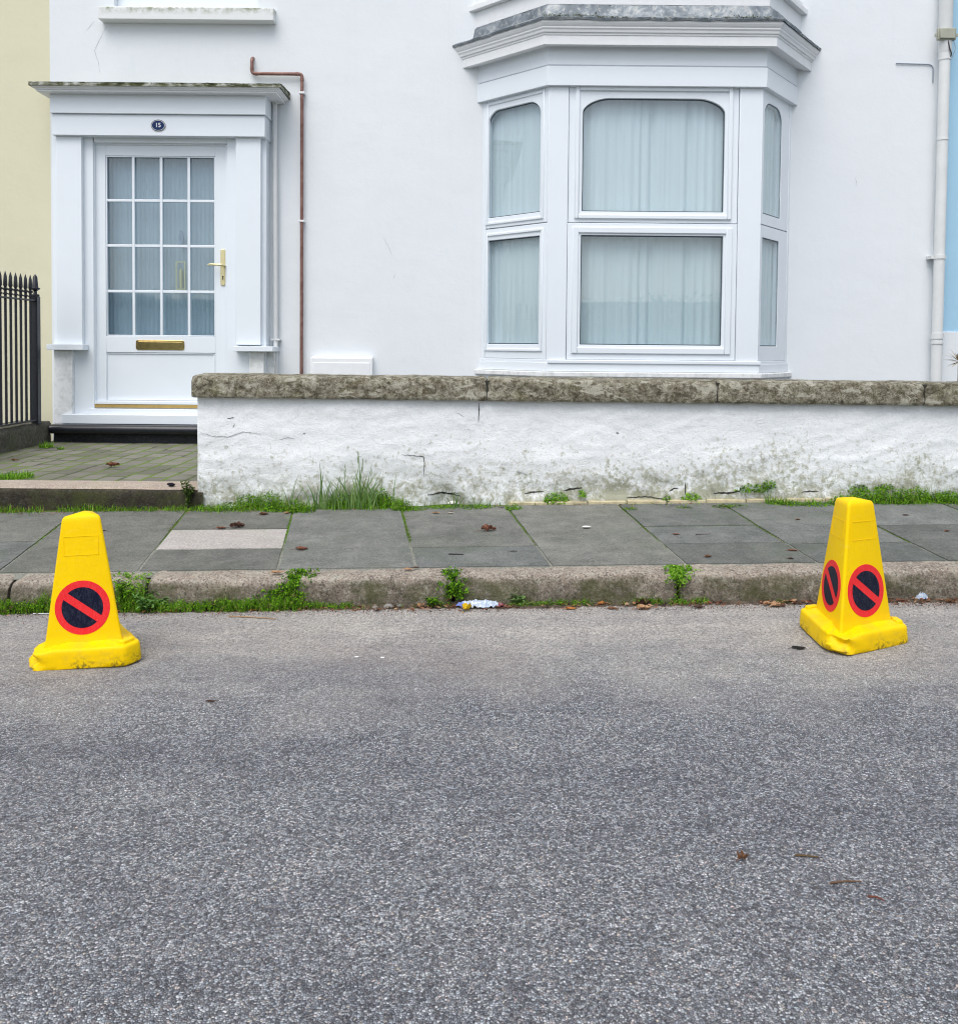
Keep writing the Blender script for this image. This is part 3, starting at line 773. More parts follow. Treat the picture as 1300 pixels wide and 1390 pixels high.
for i, (pts, w) in enumerate([([(272, 587), (290, 592), (310, 593), (330, 586), (355, 589)], 0.0025), ([(378, 597), (390, 594), (400, 595)], 0.002), ([(700, 640), (715, 644)], 0.003), ([(620, 560), (630, 565)], 0.002)]):
    ribbon('crack', pts, w, 'crack', gw, gs, i + 40)
# row of thin pale bricks between pavement and wall foot
mb = MB(); x = at(690, 686, YW - 0.03).x
while x < at(1120, 686, YW).x:
    z = pave_z(x, YW - 0.03)
    mb.box(x + .002, x + 0.205, YW - 0.032 + 0.004 * N(x * 3, 0, 0), YW + 0.02, z - 0.05, z + 0.017 + 0.003 * N(x * 5, 2, 0)); x += 0.21
tag(mb.build('brick_edging', 'cream_brick', bevel=0.004), 'thin row of pale bricks edging the pavement under the garden wall', 'edging')['kind'] = 'structure'

# ------------------------------------------------------------------ neighbour's dwarf wall and railings (left)
dw = MB(); n1_, n2_ = 90, 14; ZD = 0.425; vs = []
for i in range(n1_ + 1):
    y = 4.95 + (7.1 - 4.95) * i / n1_
    for k in range(n2_ + 1):
        z = LV - 0.1 + (ZD - LV + 0.1) * k / n2_
        vs.append((XDW + 0.02 * N(y * 3, z * 5, 1) + 0.008 * N(y * 14, z * 14, 2) - 0.02 * max(0, (k - n2_ + 2) / 2) ** 2, y, z + (0.006 * N(y * 9, 1, 1) if k == n2_ else 0)))
    vs.append((XDW - 0.26, y, ZD)); vs.append((XDW - 0.28, y, 0.1))
m = n2_ + 3
dw.add(vs, [(i * m + k, (i + 1) * m + k, (i + 1) * m + k + 1, i * m + k + 1) for i in range(n1_) for k in range(m - 1)] + [tuple(range(m)), tuple(range(n1_ * m, n1_ * m + m))[::-1]])
o = dw.build('dwarf_wall', 'mossy_stone', smooth=True); tag(o, 'dark mossy stone dwarf wall below the black railings', 'low wall')
rx = XDW - 0.02
rl = empty('iron_railing', (rx, 6.9, ZD), 'black iron spear-topped railing standing on the mossy low wall beside the yellow house', 'railing')
mb = MB(); mb.box(rx - 0.02, rx + 0.02, 5.0, 6.93, ZD + 0.018, ZD + 0.03); mb.build('bottom_rail', 'black_iron', rl, bevel=0.002)
zr = at(30, 406, 6.7).z
mb = MB(); mb.box(rx - 0.018, rx + 0.018, 5.0, 6.93, zr - 0.006, zr + 0.006); mb.build('top_rail', 'black_iron', rl, bevel=0.002)
zs = at(30, 371, 6.7).z
def lathe(mb, cx, cy, prof, n=10):
    vs = [(cx + r * math.cos(2 * math.pi * k / n), cy + r * math.sin(2 * math.pi * k / n), z) for r, z in prof for k in range(n)]
    mb.add(vs, [(i * n + k, i * n + (k + 1) % n, (i + 1) * n + (k + 1) % n, (i + 1) * n + k) for i in range(len(prof) - 1) for k in range(n)] + [tuple(range(n))[::-1], tuple(range((len(prof) - 1) * n, len(prof) * n))])
pk = None; y = 6.82
pm = MB()
lathe(pm, rx, y, [(0.0095, ZD + 0.03), (0.0095, zr + 0.02), (0.017, zr + 0.024), (0.017, zr + 0.032), (0.010, zr + 0.036), (0.010, zr + 0.05), (0.018, zr + 0.056), (0.018, zr + 0.066), (0.008, zr + 0.072), (0.015, zr + 0.088), (0.011, zs - 0.035), (0.001, zs)], 8)
pk = pm.build('picket', 'black_iron', rl, smooth=True)
k = 1
while y - 0.072 * k > 5.05:
    c = pk.copy(); COL.objects.link(c); c.parent = rl; c.location = (0, -0.072 * k, 0); k += 1
pm = MB(); pm.box(rx - 0.026, rx + 0.026, 6.87, 6.92, ZD - 0.01, zr + 0.03)
lathe(pm, rx, 6.895, [(0.03, zr + 0.03), (0.03, zr + 0.045), (0.014, zr + 0.05), (0.012, zr + 0.07), (0.034, zr + 0.085), (0.034, zr + 0.094), (0.022, zr + 0.1), (0.016, zs - 0.01), (0.001, zs + 0.01)], 10)
pm.build('end_post', 'black_iron', rl, bevel=0.002)

# ------------------------------------------------------------------ the houses
XL = at(69, 250, YF).x                 # party line with the yellow house
XR = at(1284, 250, YF).x               # party line with the blue house
ROOF = 6.4
def shell(x0, x1, holes, Yf=YF, mats='white_render', name='wall', parent=None, grid=True, z0=-0.6, z1=ROOF):
    """house walls; holes are (x0, x1, z0, z1) in the front"""
    mb = MB()
    xs = sorted({x0, x1} | {h[0] for h in holes} | {h[1] for h in holes}); zs = sorted({z0, z1} | {h[2] for h in holes} | {h[3] for h in holes})
    for a, b in zip(xs, xs[1:]):
        for c, d in zip(zs, zs[1:]):
            xm, zm = (a + b) / 2, (c + d) / 2
            if any(h[0] < xm < h[1] and h[2] < zm < h[3] for h in holes): continue
            mb.add([(a, Yf, c), (b, Yf, c), (b, Yf, d), (a, Yf, d)], [(0, 1, 2, 3)])
    for h in holes:   # reveals
        a, b, c, d = h; e = Yf + 0.22
        mb.add([(a, Yf, c), (a, Yf, d), (a, e, d), (a, e, c)], [(0, 1, 2, 3)]); mb.add([(b, Yf, c), (b, Yf, d), (b, e, d), (b, e, c)], [(3, 2, 1, 0)])
        mb.add([(a, Yf, d), (b, Yf, d), (b, e, d), (a, e, d)], [(0, 1, 2, 3)]); mb.add([(a, Yf, c), (b, Yf, c), (b, e, c), (a, e, c)], [(3, 2, 1, 0)])
    yb = Yf + 8
    mb.add([(x0, Yf, z0), (x0, yb, z0), (x0, yb, z1), (x0, Yf, z1), (x1, Yf, z0), (x1, yb, z0), (x1, yb, z1), (x1, Yf, z1)], [(0, 3, 2, 1), (4, 5, 6, 7), (1, 2, 6, 5)])
    return mb.build(name, mats, parent)
def roof(x0, x1, parent):
    mb = MB(); yf, yb = YF - 0.35, YF + 8.3; ym = (yf + yb) / 2
    mb.prism([(yf, ROOF), (yb, ROOF), (ym, ROOF + 2.3)], x0, x1, 'x')
    return mb.build('roof', 'roof_slate', parent)
wh = empty('white_house', ((XL + XR) / 2, YF, LV), 'white rendered terraced house with a glazed white door and a bay window', 'house')
yh = empty('yellow_house', (XL - 3, YF, LV), 'pale yellow rendered house at the left edge behind the black railings', 'house')
bh = empty('blue_house', (XR + 3, YF, LV), 'light blue rendered house at the right edge beyond the drainpipe', 'house')
# door opening, bay opening, upstairs window opening
YD = YP + 0.075
dx0, dx1 = at(126, 380, YD).x, at(309, 380, YD).x
dz0, dz1 = at(215, 556, YD).z, at(215, 194, YD).z
WL, FL, FR, WR = Vector((0.015, YF)), Vector((0.495, YF - 0.475)), Vector((2.075, YF - 0.475)), Vector((2.445, YF))
YB = YF - 0.475
bz0, bz1 = at(890, 489, YB).z, at(890, 117, YB).z       # window zone of the bay
ux0, ux1 = at(155, 5, YF).x, at(350, 5, YF).x
uz0 = at(250, 9, YF).z; uz1 = uz0 + 1.5
holes = [(dx0 - 0.02, dx1 + 0.02, 0.3, dz1 + 0.03), (WL.x + 0.06, WR.x - 0.06, bz0 - 0.1, bz1 + 0.05), (ux0, ux1, uz0, uz1)]
shell(XL, XR, holes, parent=wh)
roof(XL, XR, wh)
shell(XL - 6, XL - 0.001, [(XL - 3.6, XL - 2.5, 3.0, 4.4)], Yf=YF + 0.004, mats='yellow_render', parent=yh); roof(XL - 6, XL - 0.01, yh)
shell(XR + 0.001, XR + 6, [(XR + 2.4, XR + 3.5, 3.0, 4.4)], Yf=YF + 0.004, mats='blue_render', parent=bh, z0=-0.5); roof(XR + 0.01, XR + 6, bh)
mb = MB(); mb.box(XR + 0.002, XR + 6, YF - 0.012, YF + 0.002, -0.5, at(1285, 450, YF).z); mb.build('plinth', 'white_render', bh, bevel=0.004)
for hh, xa in ((yh, XL - 3.6), (bh, XR + 2.4)):
    f = MB()
    for q in ((xa, xa + 1.1, 3.0, 3.07), (xa, xa + 1.1, 4.33, 4.4), (xa, xa + .07, 3.07, 4.33), (xa + 1.03, xa + 1.1, 3.07, 4.33), (xa + .07, xa + 1.03, 3.66, 3.72)): f.box(q[0], q[1], YF + 0.1, YF + 0.16, q[2], q[3])
    w_ = f.build('window', 'white_upvc', hh); g_ = MB(); g_.box(xa + .07, xa + 1.03, YF + .128, YF + .132, 3.07, 4.33); g_.build('pane', 'window_glass', w_)
    g_ = MB(); g_.box(xa - .1, xa + 1.2, YF + .3, YF + .33, 2.8, 4.6); g_.build('curtain', 'net_curtain', w_)

# render crack lines high on the left
fs_ = (YF, lambda x, z: YF)
for i, pts in enumerate([[(145, 35), (138, 48), (128, 68), (133, 82), (136, 100)], [(128, 28), (120, 38), (116, 42)], [(520, 322), (527, 334), (532, 346)], [(1161, 238), (1162, 252)], [(536, 372), (534, 378)]]):
    ribbon('crack', pts, 0.0014, 'crack', wh, fs_, i + 60, 0.0015)

# interior rooms seen through the glass
room = MB()
room.add([(0.1, YF + 3, 0.2), (2.45, YF + 3, 0.2), (2.45, YF + 3, 3.2), (0.1, YF + 3, 3.2), (0.0, YF + 0.2, 0.2), (2.55, YF + 0.2, 0.2), (2.55, YF + 0.2, 3.2), (0.0, YF + 0.2, 3.2)],
         [(0, 1, 2, 3), (4, 0, 3, 7), (5, 6, 2, 1), (4, 5, 1, 0), (7, 3, 2, 6)])
room.build('room', 'room_wall', wh)
room = MB()
room.add([(dx0 - .1, YF + 3, 0.2), (dx1 + .2, YF + 3, 0.2), (dx1 + .2, YF + 3, 3.0), (dx0 - .1, YF + 3, 3.0), (dx0 - .1, YF + 0.0, 0.2), (dx1 + .2, YF + 0.0, 0.2), (dx1 + .2, YF + 0.0, 3.0), (dx0 - .1, YF + 0.0, 3.0)],
         [(0, 1, 2, 3), (4, 0, 3, 7), (5, 6, 2, 1), (4, 5, 1, 0), (7, 3, 2, 6)])
room.build('hallway', 'room_dark', wh)

# upstairs window and its sill
f = MB()
for q in ((ux0, ux1, uz0 - .01, uz0 + .09), (ux0, ux0 + .08, uz0 + .09, uz1), (ux1 - .08, ux1, uz0 + .09, uz1), (ux0 + .08, ux1 - .08, uz1 - .08, uz1)): f.box(q[0], q[1], YF + 0.06, YF + 0.12, q[2], q[3])
w_ = f.build('upstairs_window', 'white_upvc', wh, bevel=0.004)
g_ = MB(); g_.box(ux0 + .08, ux1 - .08, YF + .088, YF + .092, uz0 + .09, uz1 - .08); g_.build('pane', 'window_glass', w_)
g_ = MB(); g_.box(ux0 - .05, ux1 + .05, YF + .3, YF + .33, uz0 - .1, uz1 + .1); g_.build('curtain', 'net_curtain', w_)
sx0, sx1 = at(133, 18, YF - 0.09).x, at(371, 18, YF - 0.09).x; sz0, sz1 = at(250, 26, YF - 0.09).z, at(250, 9, YF - 0.09).z
mb = MB(); mb.prism([(YF - 0.09, 0), (YF - 0.09, sz1 - sz0 - 0.004), (YF - 0.085, sz1 - sz0), (YF + 0.06, sz1 - sz0 + 0.02), (YF + 0.06, 0)], sx0, sx1, 'x')
o = mb.build('upstairs_sill', 'stained_sill', None, bevel=0.004)
off = parent_offset(wh); o.parent = wh; o.location = Vector((0, 0, sz0)) - off

# ------------------------------------------------------------------ porch: every piece is a part of the house
def part(name, mat, rect, Yf, Yb, bevel=0.003, parent=wh):
    return pbox(*rect, Yf, Yb).build(name, mat, parent, bevel=bevel)
part('door_surround', 'white_upvc', (72, 183, 127, 563), YP + 0.045, YF + 0.05)
part('door_surround', 'white_upvc', (308, 183, 361, 563), YP + 0.045, YF + 0.05)
part('door_surround', 'white_upvc', (127.2, 183, 307.8, 193.5), YP + 0.045, YF + 0.05)
part('pilaster', 'white_upvc', (77, 183, 111, 467), YP, YP + 0.045)
part('pilaster', 'white_upvc', (320, 183, 353.5, 468), YP, YP + 0.045)
mb = MB(); mb.box(at(359, 300, YP + .05).x, at(361.5, 300, YP + .05).x, YP + 0.06, YF - 0.02, at(355, 455, YP).z, at(355, 205, YP).z); mb.build('side_panel', 'white_upvc', wh, bevel=0.002)
part('fascia', 'white_upvc', (70, 155.5, 359.5, 184), YP - 0.035, YF + 0.04)
part('fascia', 'white_upvc', (67.5, 122, 360.5, 154), YP - 0.055, YF + 0.04)
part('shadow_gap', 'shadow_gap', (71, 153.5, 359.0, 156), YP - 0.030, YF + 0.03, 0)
part('pilaster_cap', 'white_upvc', (63, 467, 112.5, 475), YP - 0.06, YP + 0.043)
part('pilaster_cap', 'white_upvc', (316.5, 470, 370, 477), YP - 0.06, YF)
part('pedestal', 'old_white_paint', (73.5, 475, 98, 577), YP + 0.0, YP + 0.044, 0.006)
part('pedestal', 'old_white_paint', (338, 477, 358, 577), YP + 0.0, YP + 0.044, 0.006)
part('pedestal', 'old_white_paint', (359, 477, 372, 577), YP + 0.08, YF, 0.006)
# canopy: moulded edge, soffit, weathered flat top
YC = YP - 0.16
cx0, cx1 = at(41, 116, YC).x, at(379, 116, YC).x
ztop = at(215, 116, YC).z; zbot = at(215, 123, YC).z
def canopy_profile(): # (out, z) from bottom to top
    h = ztop - zbot
    return [(0, 0), (0.012, 0), (0.012, h * .3), (0.022, h * .36), (0.022, h * .5), (0.034, h * .62), (0.042, h * .8), (0.042, h * .92)]
mb = MB(); pr = canopy_profile(); P0 = []
for (o_, z_) in pr:
    o2 = o_ - 0.042
    P0.append([(cx0 - o2 * 1, YF + 0.01, zbot + z_), (cx0 - o2, YC - o2, zbot + z_), (cx1 + o2, YC - o2, zbot + z_), (cx1 + o2, YF + 0.01, zbot + z_)])
vs = [p for r in P0 for p in r]; fs = [(i * 4 + k, i * 4 + k + 1, (i + 1) * 4 + k + 1, (i + 1) * 4 + k) for i in range(len(pr) - 1) for k in range(3)]
fs += [(0, 1, 2, 3), tuple((len(pr) - 1) * 4 + k for k in (3, 2, 1, 0))]
mb.add(vs, fs); cano = mb.build('canopy', 'white_paint', wh, smooth=True)
# weathered felt and lichen on top: an uneven sheet
mb = MB(); n = 150; m = 9; vs = []
for i in range(n + 1):
    x = cx0 - 0.012 + (cx1 - cx0 + 0.024) * i / n
    for j in range(m):
        t_ = j / (m - 1); y = YC - 0.012 + (YF - YC + 0.012) * t_
        vs.append((x, y + (0.006 * N(x * 12, 0, 3) if j == 0 else 0), ztop - 0.002 + 0.03 * t_ * 0.6 + 0.030 + 0.005 * N(x * 16, y * 16, 1) + 0.003 * N(x * 50, y * 50, 1) - (0.010 if j == 0 else 0)))
mb.add(vs, [(i * m + k, (i + 1) * m + k, (i + 1) * m + k + 1, i * m + k + 1) for i in range(n) for k in range(m - 1)])
e = len(mb.v); mb.add([(cx0 - .01, YC - .01, ztop - 0.006), (cx1 + .01, YC - .01, ztop - 0.006), (cx1 + .01, YF, ztop - 0.006), (cx0 - .01, YF, ztop - 0.006),
                       (cx0 - .01, YC - .01, ztop + 0.022), (cx1 + .01, YC - .01, ztop + 0.022), (cx1 + .01, YF, ztop + 0.038), (cx0 - .01, YF, ztop + 0.038)], [(0, 1, 5, 4), (1, 2, 6, 5), (0, 4, 7, 3)])
mb.build('canopy_top', 'lichen_edge', wh, smooth=True)

# threshold, white sill, black stone sill
part('door_sill', 'white_upvc', (120, 555.5, 316, 564), YP + 0.02, YF + 0.03)
part('door_sill', 'white_upvc', (84, 563.5, 352, 576), YP - 0.035, YF + 0.02)
yb0 = YP - 0.12
bs = MB(); zc0, zc1 = at(170, 590, yb0).z, at(170, 577.5, yb0).z; r_ = (zc1 - zc0) / 2
prof = [(yb0 + r_ - r_ * math.sin(a), zc0 + r_ - r_ * math.cos(a)) for a in [math.pi * k / 8 for k in range(9)]] + [(YF, zc1), (YF, zc0)]
bs.prism(prof, at(66, 585, yb0).x, at(372, 585, yb0).x, 'x'); bs.build('stone_sill', 'black_gloss', wh, smooth=True)
rz = MB(); n = 60; xa, xb_ = at(73, 600, YP - .03).x, at(372, 600, YP - .03).x; vs = []
for i in range(n + 1):
    for k in range(9):
        x = xa + (xb_ - xa) * i / n; z = LV - 0.03 + (zc0 - LV + 0.035) * k / 8
        vs.append((x, YP - 0.03 - 0.012 * N(x * 4, z * 7, 2) - 0.004 * N(x * 20, z * 20, 2), z))
rz.add(vs, [(i * 9 + k, (i + 1) * 9 + k, (i + 1) * 9 + k + 1, i * 9 + k + 1) for i in range(n) for k in range(8)])
rz.build('plinth', 'black_tar', wh, smooth=True)
mb = MB(); mb.box(xa + 0.01, xb_ - 0.01, YP - 0.02, YF, LV - 0.1, zc0 + 0.002); mb.build('plinth_core', 'black_tar', wh)

# number plate
npx = at(215, 170, YP - 0.035)
def ellipse(mb, c, rx_, rz_, y0, y1, n=40): mb.prism([(c.x + rx_ * math.cos(2 * math.pi * k / n), c.z + rz_ * math.sin(2 * math.pi * k / n)) for k in range(n)], y0, y1)
mb = MB(); ellipse(mb, npx, 0.052, 0.040, YP - 0.041, YP - 0.034); rim = mb.build('number_plate', 'white_enamel', wh, bevel=0.001)
mb = MB(); ellipse(mb, npx, 0.050, 0.0385, YP - 0.0405, YP - 0.0352); mb2 = MB()
ring = [(npx.x + 0.053 * math.cos(a), YP - 0.041, npx.z + 0.041 * math.sin(a)) for a in [2 * math.pi * k / 40 for k in range(41)]]
mb2.tube(ring, 0.0022, 6, False); mb2.build('rim', 'black_gloss', rim, smooth=True)
mb = MB(); ellipse(mb, npx, 0.047, 0.0355, YP - 0.0425, YP - 0.041); mb.build('navy_field', 'navy', rim)
fc = bpy.data.curves.new('numerals', 'FONT'); fc.body = '15'; fc.size = 0.046; fc.align_x = 'CENTER'; fc.align_y = 'CENTER'; fc.extrude = 0.0006; fc.offset = 0.0004
fo = bpy.data.objects.new('numerals_source', fc); COL.objects.link(fo)
dg = bpy.context.evaluated_depsgraph_get(); me = bpy.data.meshes.new_from_object(fo.evaluated_get(dg)); bpy.data.objects.remove(fo)
me.materials.clear(); me.materials.append(M['white_enamel'])
for v in me.vertices:
    c = v.co.copy(); v.co = (npx.x + c.x, YP - 0.0435 - c.z, npx.z + c.y)
no = bpy.data.objects.new('numerals', me); COL.objects.link(no); no.parent = rim
for v in me.vertices: v.co = v.co - parent_offset(rim)

# ------------------------------------------------------------------ door
YL = YD + 0.012     # face of the leaf
def ring_frame(mb, o, i_, y0, y1):
    """rectangular ring; o, i_ = (x0, x1, z0, z1)"""
    mb.box(o[0], i_[0], y0, y1, o[2], o[3]); mb.box(i_[1], o[1], y0, y1, o[2], o[3])
    mb.box(i_[0], i_[1], y0, y1, o[2], i_[2]); mb.box(i_[0], i_[1], y0, y1, i_[3], o[3])
def rect_at(x0, y0, x1, y1, Y):
    xm, ym = (x0 + x1) / 2, (y0 + y1) / 2
    return (at(x0, ym, Y).x, at(x1, ym, Y).x, at(xm, y1, Y).z, at(xm, y0, Y).z)
lo = rect_at(128, 195.5, 308, 548, YL); gi = rect_at(143.5, 211.5, 292, 456.5, YL); pi_ = rect_at(143, 478.5, 292, 544, YL)
leaf = MB(); y0, y1 = YL, YL + 0.06
# stiles and rails butt together around glass and panel
leaf.box(lo[0], gi[0], y0, y1, lo[2], lo[3]); leaf.box(gi[1], lo[1], y0, y1, lo[2], lo[3])
leaf.box(gi[0], gi[1], y0, y1, gi[3], lo[3]); leaf.box(gi[0], gi[1], y0, y1, pi_[3], gi[2]); leaf.box(gi[0], gi[1], y0, y1, lo[2], pi_[2])
door = leaf.build('door', 'white_upvc', wh, bevel=0.0025)
fr = MB(); ring_frame(fr, rect_at(126, 193, 310, 562, YD - 0.004), rect_at(129.5, 196.5, 306, 549, YD - 0.004), YD - 0.004, YD + 0.05)
fr.build('door_frame', 'white_upvc', wh, bevel=0.002)
part('threshold', 'gold_strip', (126, 549.5, 309, 553.5), YD - 0.022, YD + 0.03, 0.001)
part('weather_bar', 'white_upvc', (128, 544.8, 308, 549), YD - 0.025, YD + 0.01, 0.003)
mb = MB(); mb.box(gi[0] + 0.002, gi[1] - 0.002, YL + 0.014, YL + 0.03, pi_[2] + 0.001, pi_[3] - 0.001); mb.build('door_panel', 'white_upvc', door)
mb = MB(); a = 0.012
ring_frame(mb, (pi_[0] + .003, pi_[1] - .003, pi_[2] + .002, pi_[3] - .002), (pi_[0] + a, pi_[1] - a, pi_[2] + a, pi_[3] - a), YL + 0.005, YL + 0.0138); mb.build('panel_bead', 'white_upvc', door, bevel=0.003)
mb = MB(); a = 0.010
ring_frame(mb, (gi[0] + .001, gi[1] - .001, gi[2] + .001, gi[3] - .001), (gi[0] + a, gi[1] - a, gi[2] + a, gi[3] - a), YL + 0.004, YL + 0.022); mb.build('glazing_bead', 'white_upvc', door, bevel=0.003)
bars = MB(); w = 0.0105
vxs = [at(px, 330, YL).x for px in (180.7, 218.5, 256)]; hzs = [at(218, py, YL).z for py in (272, 333.5, 395.5)]
for x in vxs: bars.box(x - w, x + w, YL + 0.006, YL + 0.02, gi[2] + 0.008, gi[3] - 0.008)
xs_ = [gi[0] + .008] + vxs + [gi[1] - .008]
for z in hzs:
    for i in range(4):
        bars.box(xs_[i] + (w if i else 0), xs_[i + 1] - (w if i < 3 else 0), YL + 0.0075, YL + 0.0195, z - w, z + w)
bars.build('glazing_bars', 'white_upvc', door, bevel=0.003)
mb = MB(); mb.box(gi[0], gi[1], YL + 0.026, YL + 0.032, gi[2], gi[3]); mb.build('door_pane', 'door_glass', door)
# pleated blind inside the door and the ornaments on it
mb = MB(); n = 200; vs = []
for i in range(n + 1):
    x = gi[0] - 0.05 + (gi[1] - gi[0] + 0.1) * i / n
    y = YL + 0.10 + 0.0035 * math.sin(x * 2 * math.pi / 0.034) + 0.003 * N(x * 5, 0, 0)
    vs += [(x, y, gi[2] - 0.1), (x, y, gi[3] + 0.1)]
mb.add(vs, [(2 * i, 2 * i + 2, 2 * i + 3, 2 * i + 1) for i in range(n)]); mb.build('door_blind', 'pleated_blind', door, smooth=True)
mb = MB(); c = at(246, 322, YL + 0.05); pts = [(c.x + 0.018 * math.sin(math.pi * k / 12) ** 0.8 * s, c.z + 0.055 * math.cos(math.pi * k / 12)) for s, rg in ((1, range(13)), (-1, range(11, 0, -1))) for k in rg]
mb.prism(pts, YL + 0.045, YL + 0.055); mb.build('door_ornament', 'navy_soft' if 'navy_soft' in M else 'grey_cable', door)
mb = MB(); q = rect_at(238.5, 354.5, 251.5, 393, YL + 0.06); ring_frame(mb, q, (q[0] + .009, q[1] - .009, q[2] + .009, q[3] - .009), YL + 0.06, YL + 0.066)
mb.tube([((q[0] + q[1]) / 2, YL + 0.07, q[2] + 0.015), ((q[0] + q[1]) / 2, YL + 0.07, q[3] - 0.06)], 0.013, 12); mb.build('lantern', 'pale_brass', door)
# letter plate
lp = rect_at(184.5, 461.5, 250.5, 475, YL)
def rrect(x0, x1, z0, z1, r, n=5):
    P = []
    for cx_, cz_, a0 in ((x1 - r, z1 - r, 0), (x0 + r, z1 - r, 90), (x0 + r, z0 + r, 180), (x1 - r, z0 + r, 270)):
        for k in range(n + 1): a = math.radians(a0 + 90 * k / n); P.append((cx_ + r * math.cos(a), cz_ + r * math.sin(a)))
    return P
mb = MB(); mb.prism(rrect(*lp, 0.018), YL - 0.006, YL + 0.001); lpo = mb.build('letter_plate', 'brass', door, bevel=0.003, seg=3)
mb = MB(); mb.prism(rrect(lp[0] + .014, lp[1] - .014, lp[2] + .014, lp[3] - .013, 0.012), YL - 0.010, YL - 0.0055)
fl = mb.build('flap', 'brass', lpo, bevel=0.003, seg=3)
# handle
hb = rect_at(299.5, 338, 306, 387.5, YL)
mb = MB(); mb.prism(rrect(*hb, 0.015), YL - 0.009, YL + 0.001); hd = mb.build('door_handle', 'pale_brass', door, bevel=0.003, seg=3)
p = at(303, 359.5, YL - 0.05); q = at(282, 358.5, YL - 0.055)
mb = MB(); mb.tube([(p.x, YL - 0.008, p.z), (p.x, YL - 0.035, p.z), (p.x - 0.004, YL - 0.048, p.z), (p.x - 0.018, YL - 0.055, p.z)], 0.0095, 12)
mb.tube([(p.x - 0.012, YL - 0.053, p.z), (p.x - 0.05, YL - 0.056, p.z + 0.002), (q.x + 0.02, YL - 0.055, q.z), (q.x, YL - 0.05, q.z - 0.004)], [0.0095, 0.0085, 0.0095, 0.007], 12)
mb.build('lever', 'pale_brass', hd, smooth=True)
k_ = at(303, 375.5, YL)
mb = MB(); mb.prism([(k_.x + 0.006 * math.cos(t__), k_.z + 0.006 * math.sin(t__)) for t__ in [2 * math.pi * i / 12 for i in range(12)]], YL - 0.012, YL - 0.0088)
mb.box(k_.x - 0.003, k_.x + 0.003, YL - 0.0125, YL - 0.0088, k_.z - 0.022, k_.z - 0.004); mb.build('keyhole', 'deep_crack', hd)

# ------------------------------------------------------------------ bay window
plan = [WL, FL, FR, WR]
def offs(o, ext=0.0):
    """plan of the bay pushed outward by o (mitred at the corners, run out to the house front)"""
    segs = []
    for a, b in zip(plan, plan[1:]):
        d = (b - a).normalized(); nn = Vector((d.y, -d.x)); segs.append((a + nn * o, d))
    P = []
    a, d = segs[0]; t_ = (YF + ext - a.y) / d.y; P.append(a + d * t_)
    for (a, d), (b, e) in zip(segs, segs[1:]):
        den = d.x * e.y - d.y * e.x; w_ = b - a; t_ = (w_.x * e.y - w_.y * e.x) / den; P.append(a + d * t_)
    a, d = segs[2]; t_ = (YF + ext - a.y) / d.y; P.append(a + d * t_)
    return P
def sweep(name, mat, prof, parent, close_in=0.0, smooth=False, bevel=0.0, wob=0.0, ext=0.005):
    """moulding: prof is a list of (out, z); the strip is run around the bay"""
    mb = MB(); rows = []
    for o_, z_ in prof:
        P = offs(o_, ext); row = []
        for a, b in zip(P, P[1:]):
            L_ = (b - a).length; n = max(1, int(L_ / 0.02)) if wob else 1
            for k in range(n): row.append(a + (b - a) * k / n)
        row.append(P[-1]); rows.append((row, z_))
    mlen = min(len(r) for r, _ in rows)
    if wob:   # same number of stations on every row
        rows2 = []
        for (o_, z_) in prof:
            P = offs(o_, ext); row = []
            for (a, b), n in zip(zip(P, P[1:]), (30, 75, 30)):
                for k in range(n): row.append(a + (b - a) * k / n)
            row.append(P[-1]); rows2.append((row, z_))
        rows = rows2; mlen = len(rows[0][0])
    vs = []
    for ri, (row, z_) in enumerate(rows):
        for p in row[:mlen]:
            w_ = wob * (N(p.x * 7, p.y * 7, z_ * 7 + 3) + 0.6 * N(p.x * 28, p.y * 28, z_ * 20)) if wob else 0
            vs.append((p.x, p.y - w_ * 0.5, z_ + w_))
    mb.add(vs, [(i * mlen + k, (i + 1) * mlen + k, (i + 1) * mlen + k + 1, i * mlen + k + 1) for i in range(len(rows) - 1) for k in range(mlen - 1)])
    return mb.build(name, mat, parent, bevel=bevel, smooth=smooth)
def solid(name, mat, o1, z0, z1, parent, bevel=0.003):
    """solid ring of the bay from the wall line out to offset o1"""
    mb = MB(); A, B = offs(o1, 0.004), offs(-0.10, 0.004)
    poly = [(p.x, p.y) for p in A] + [(p.x, p.y) for p in reversed(B)]
    n = 4; vs = [(p[0], p[1], z) for z in (z0, z1) for p in poly]
    fs = []
    for k in range(3): fs += [(k, k + 1, 8 - k - 2, 8 - k - 1)[::-1], (8 + k, 8 + k + 1, 16 - k - 2, 16 - k - 1)]
    for k in range(8): fs.append((k, (k + 1) % 8, 8 + (k + 1) % 8, 8 + k))
    mb.add(vs, fs); return mb.build(name, mat, parent, bevel=bevel)
zz = lambda y, o=0.0, px=890: at(px, y, YB - o).z
bay = solid('bay_window', 'white_upvc', 0.0, bz1, zz(88, 0.02), wh, 0.002)     # head of the bay, carries the rest
bay.data.update()
solid('bay_fascia', 'white_upvc', 0.035, zz(116.5, 0.035), zz(90, 0.035), bay)
solid('bay_fascia', 'white_upvc', 0.028, zz(88.5, 0.028), zz(58, 0.028), bay)
solid('shadow_gap', 'shadow_gap', 0.026, zz(90.5, 0.026), zz(88, 0.026), bay, 0)
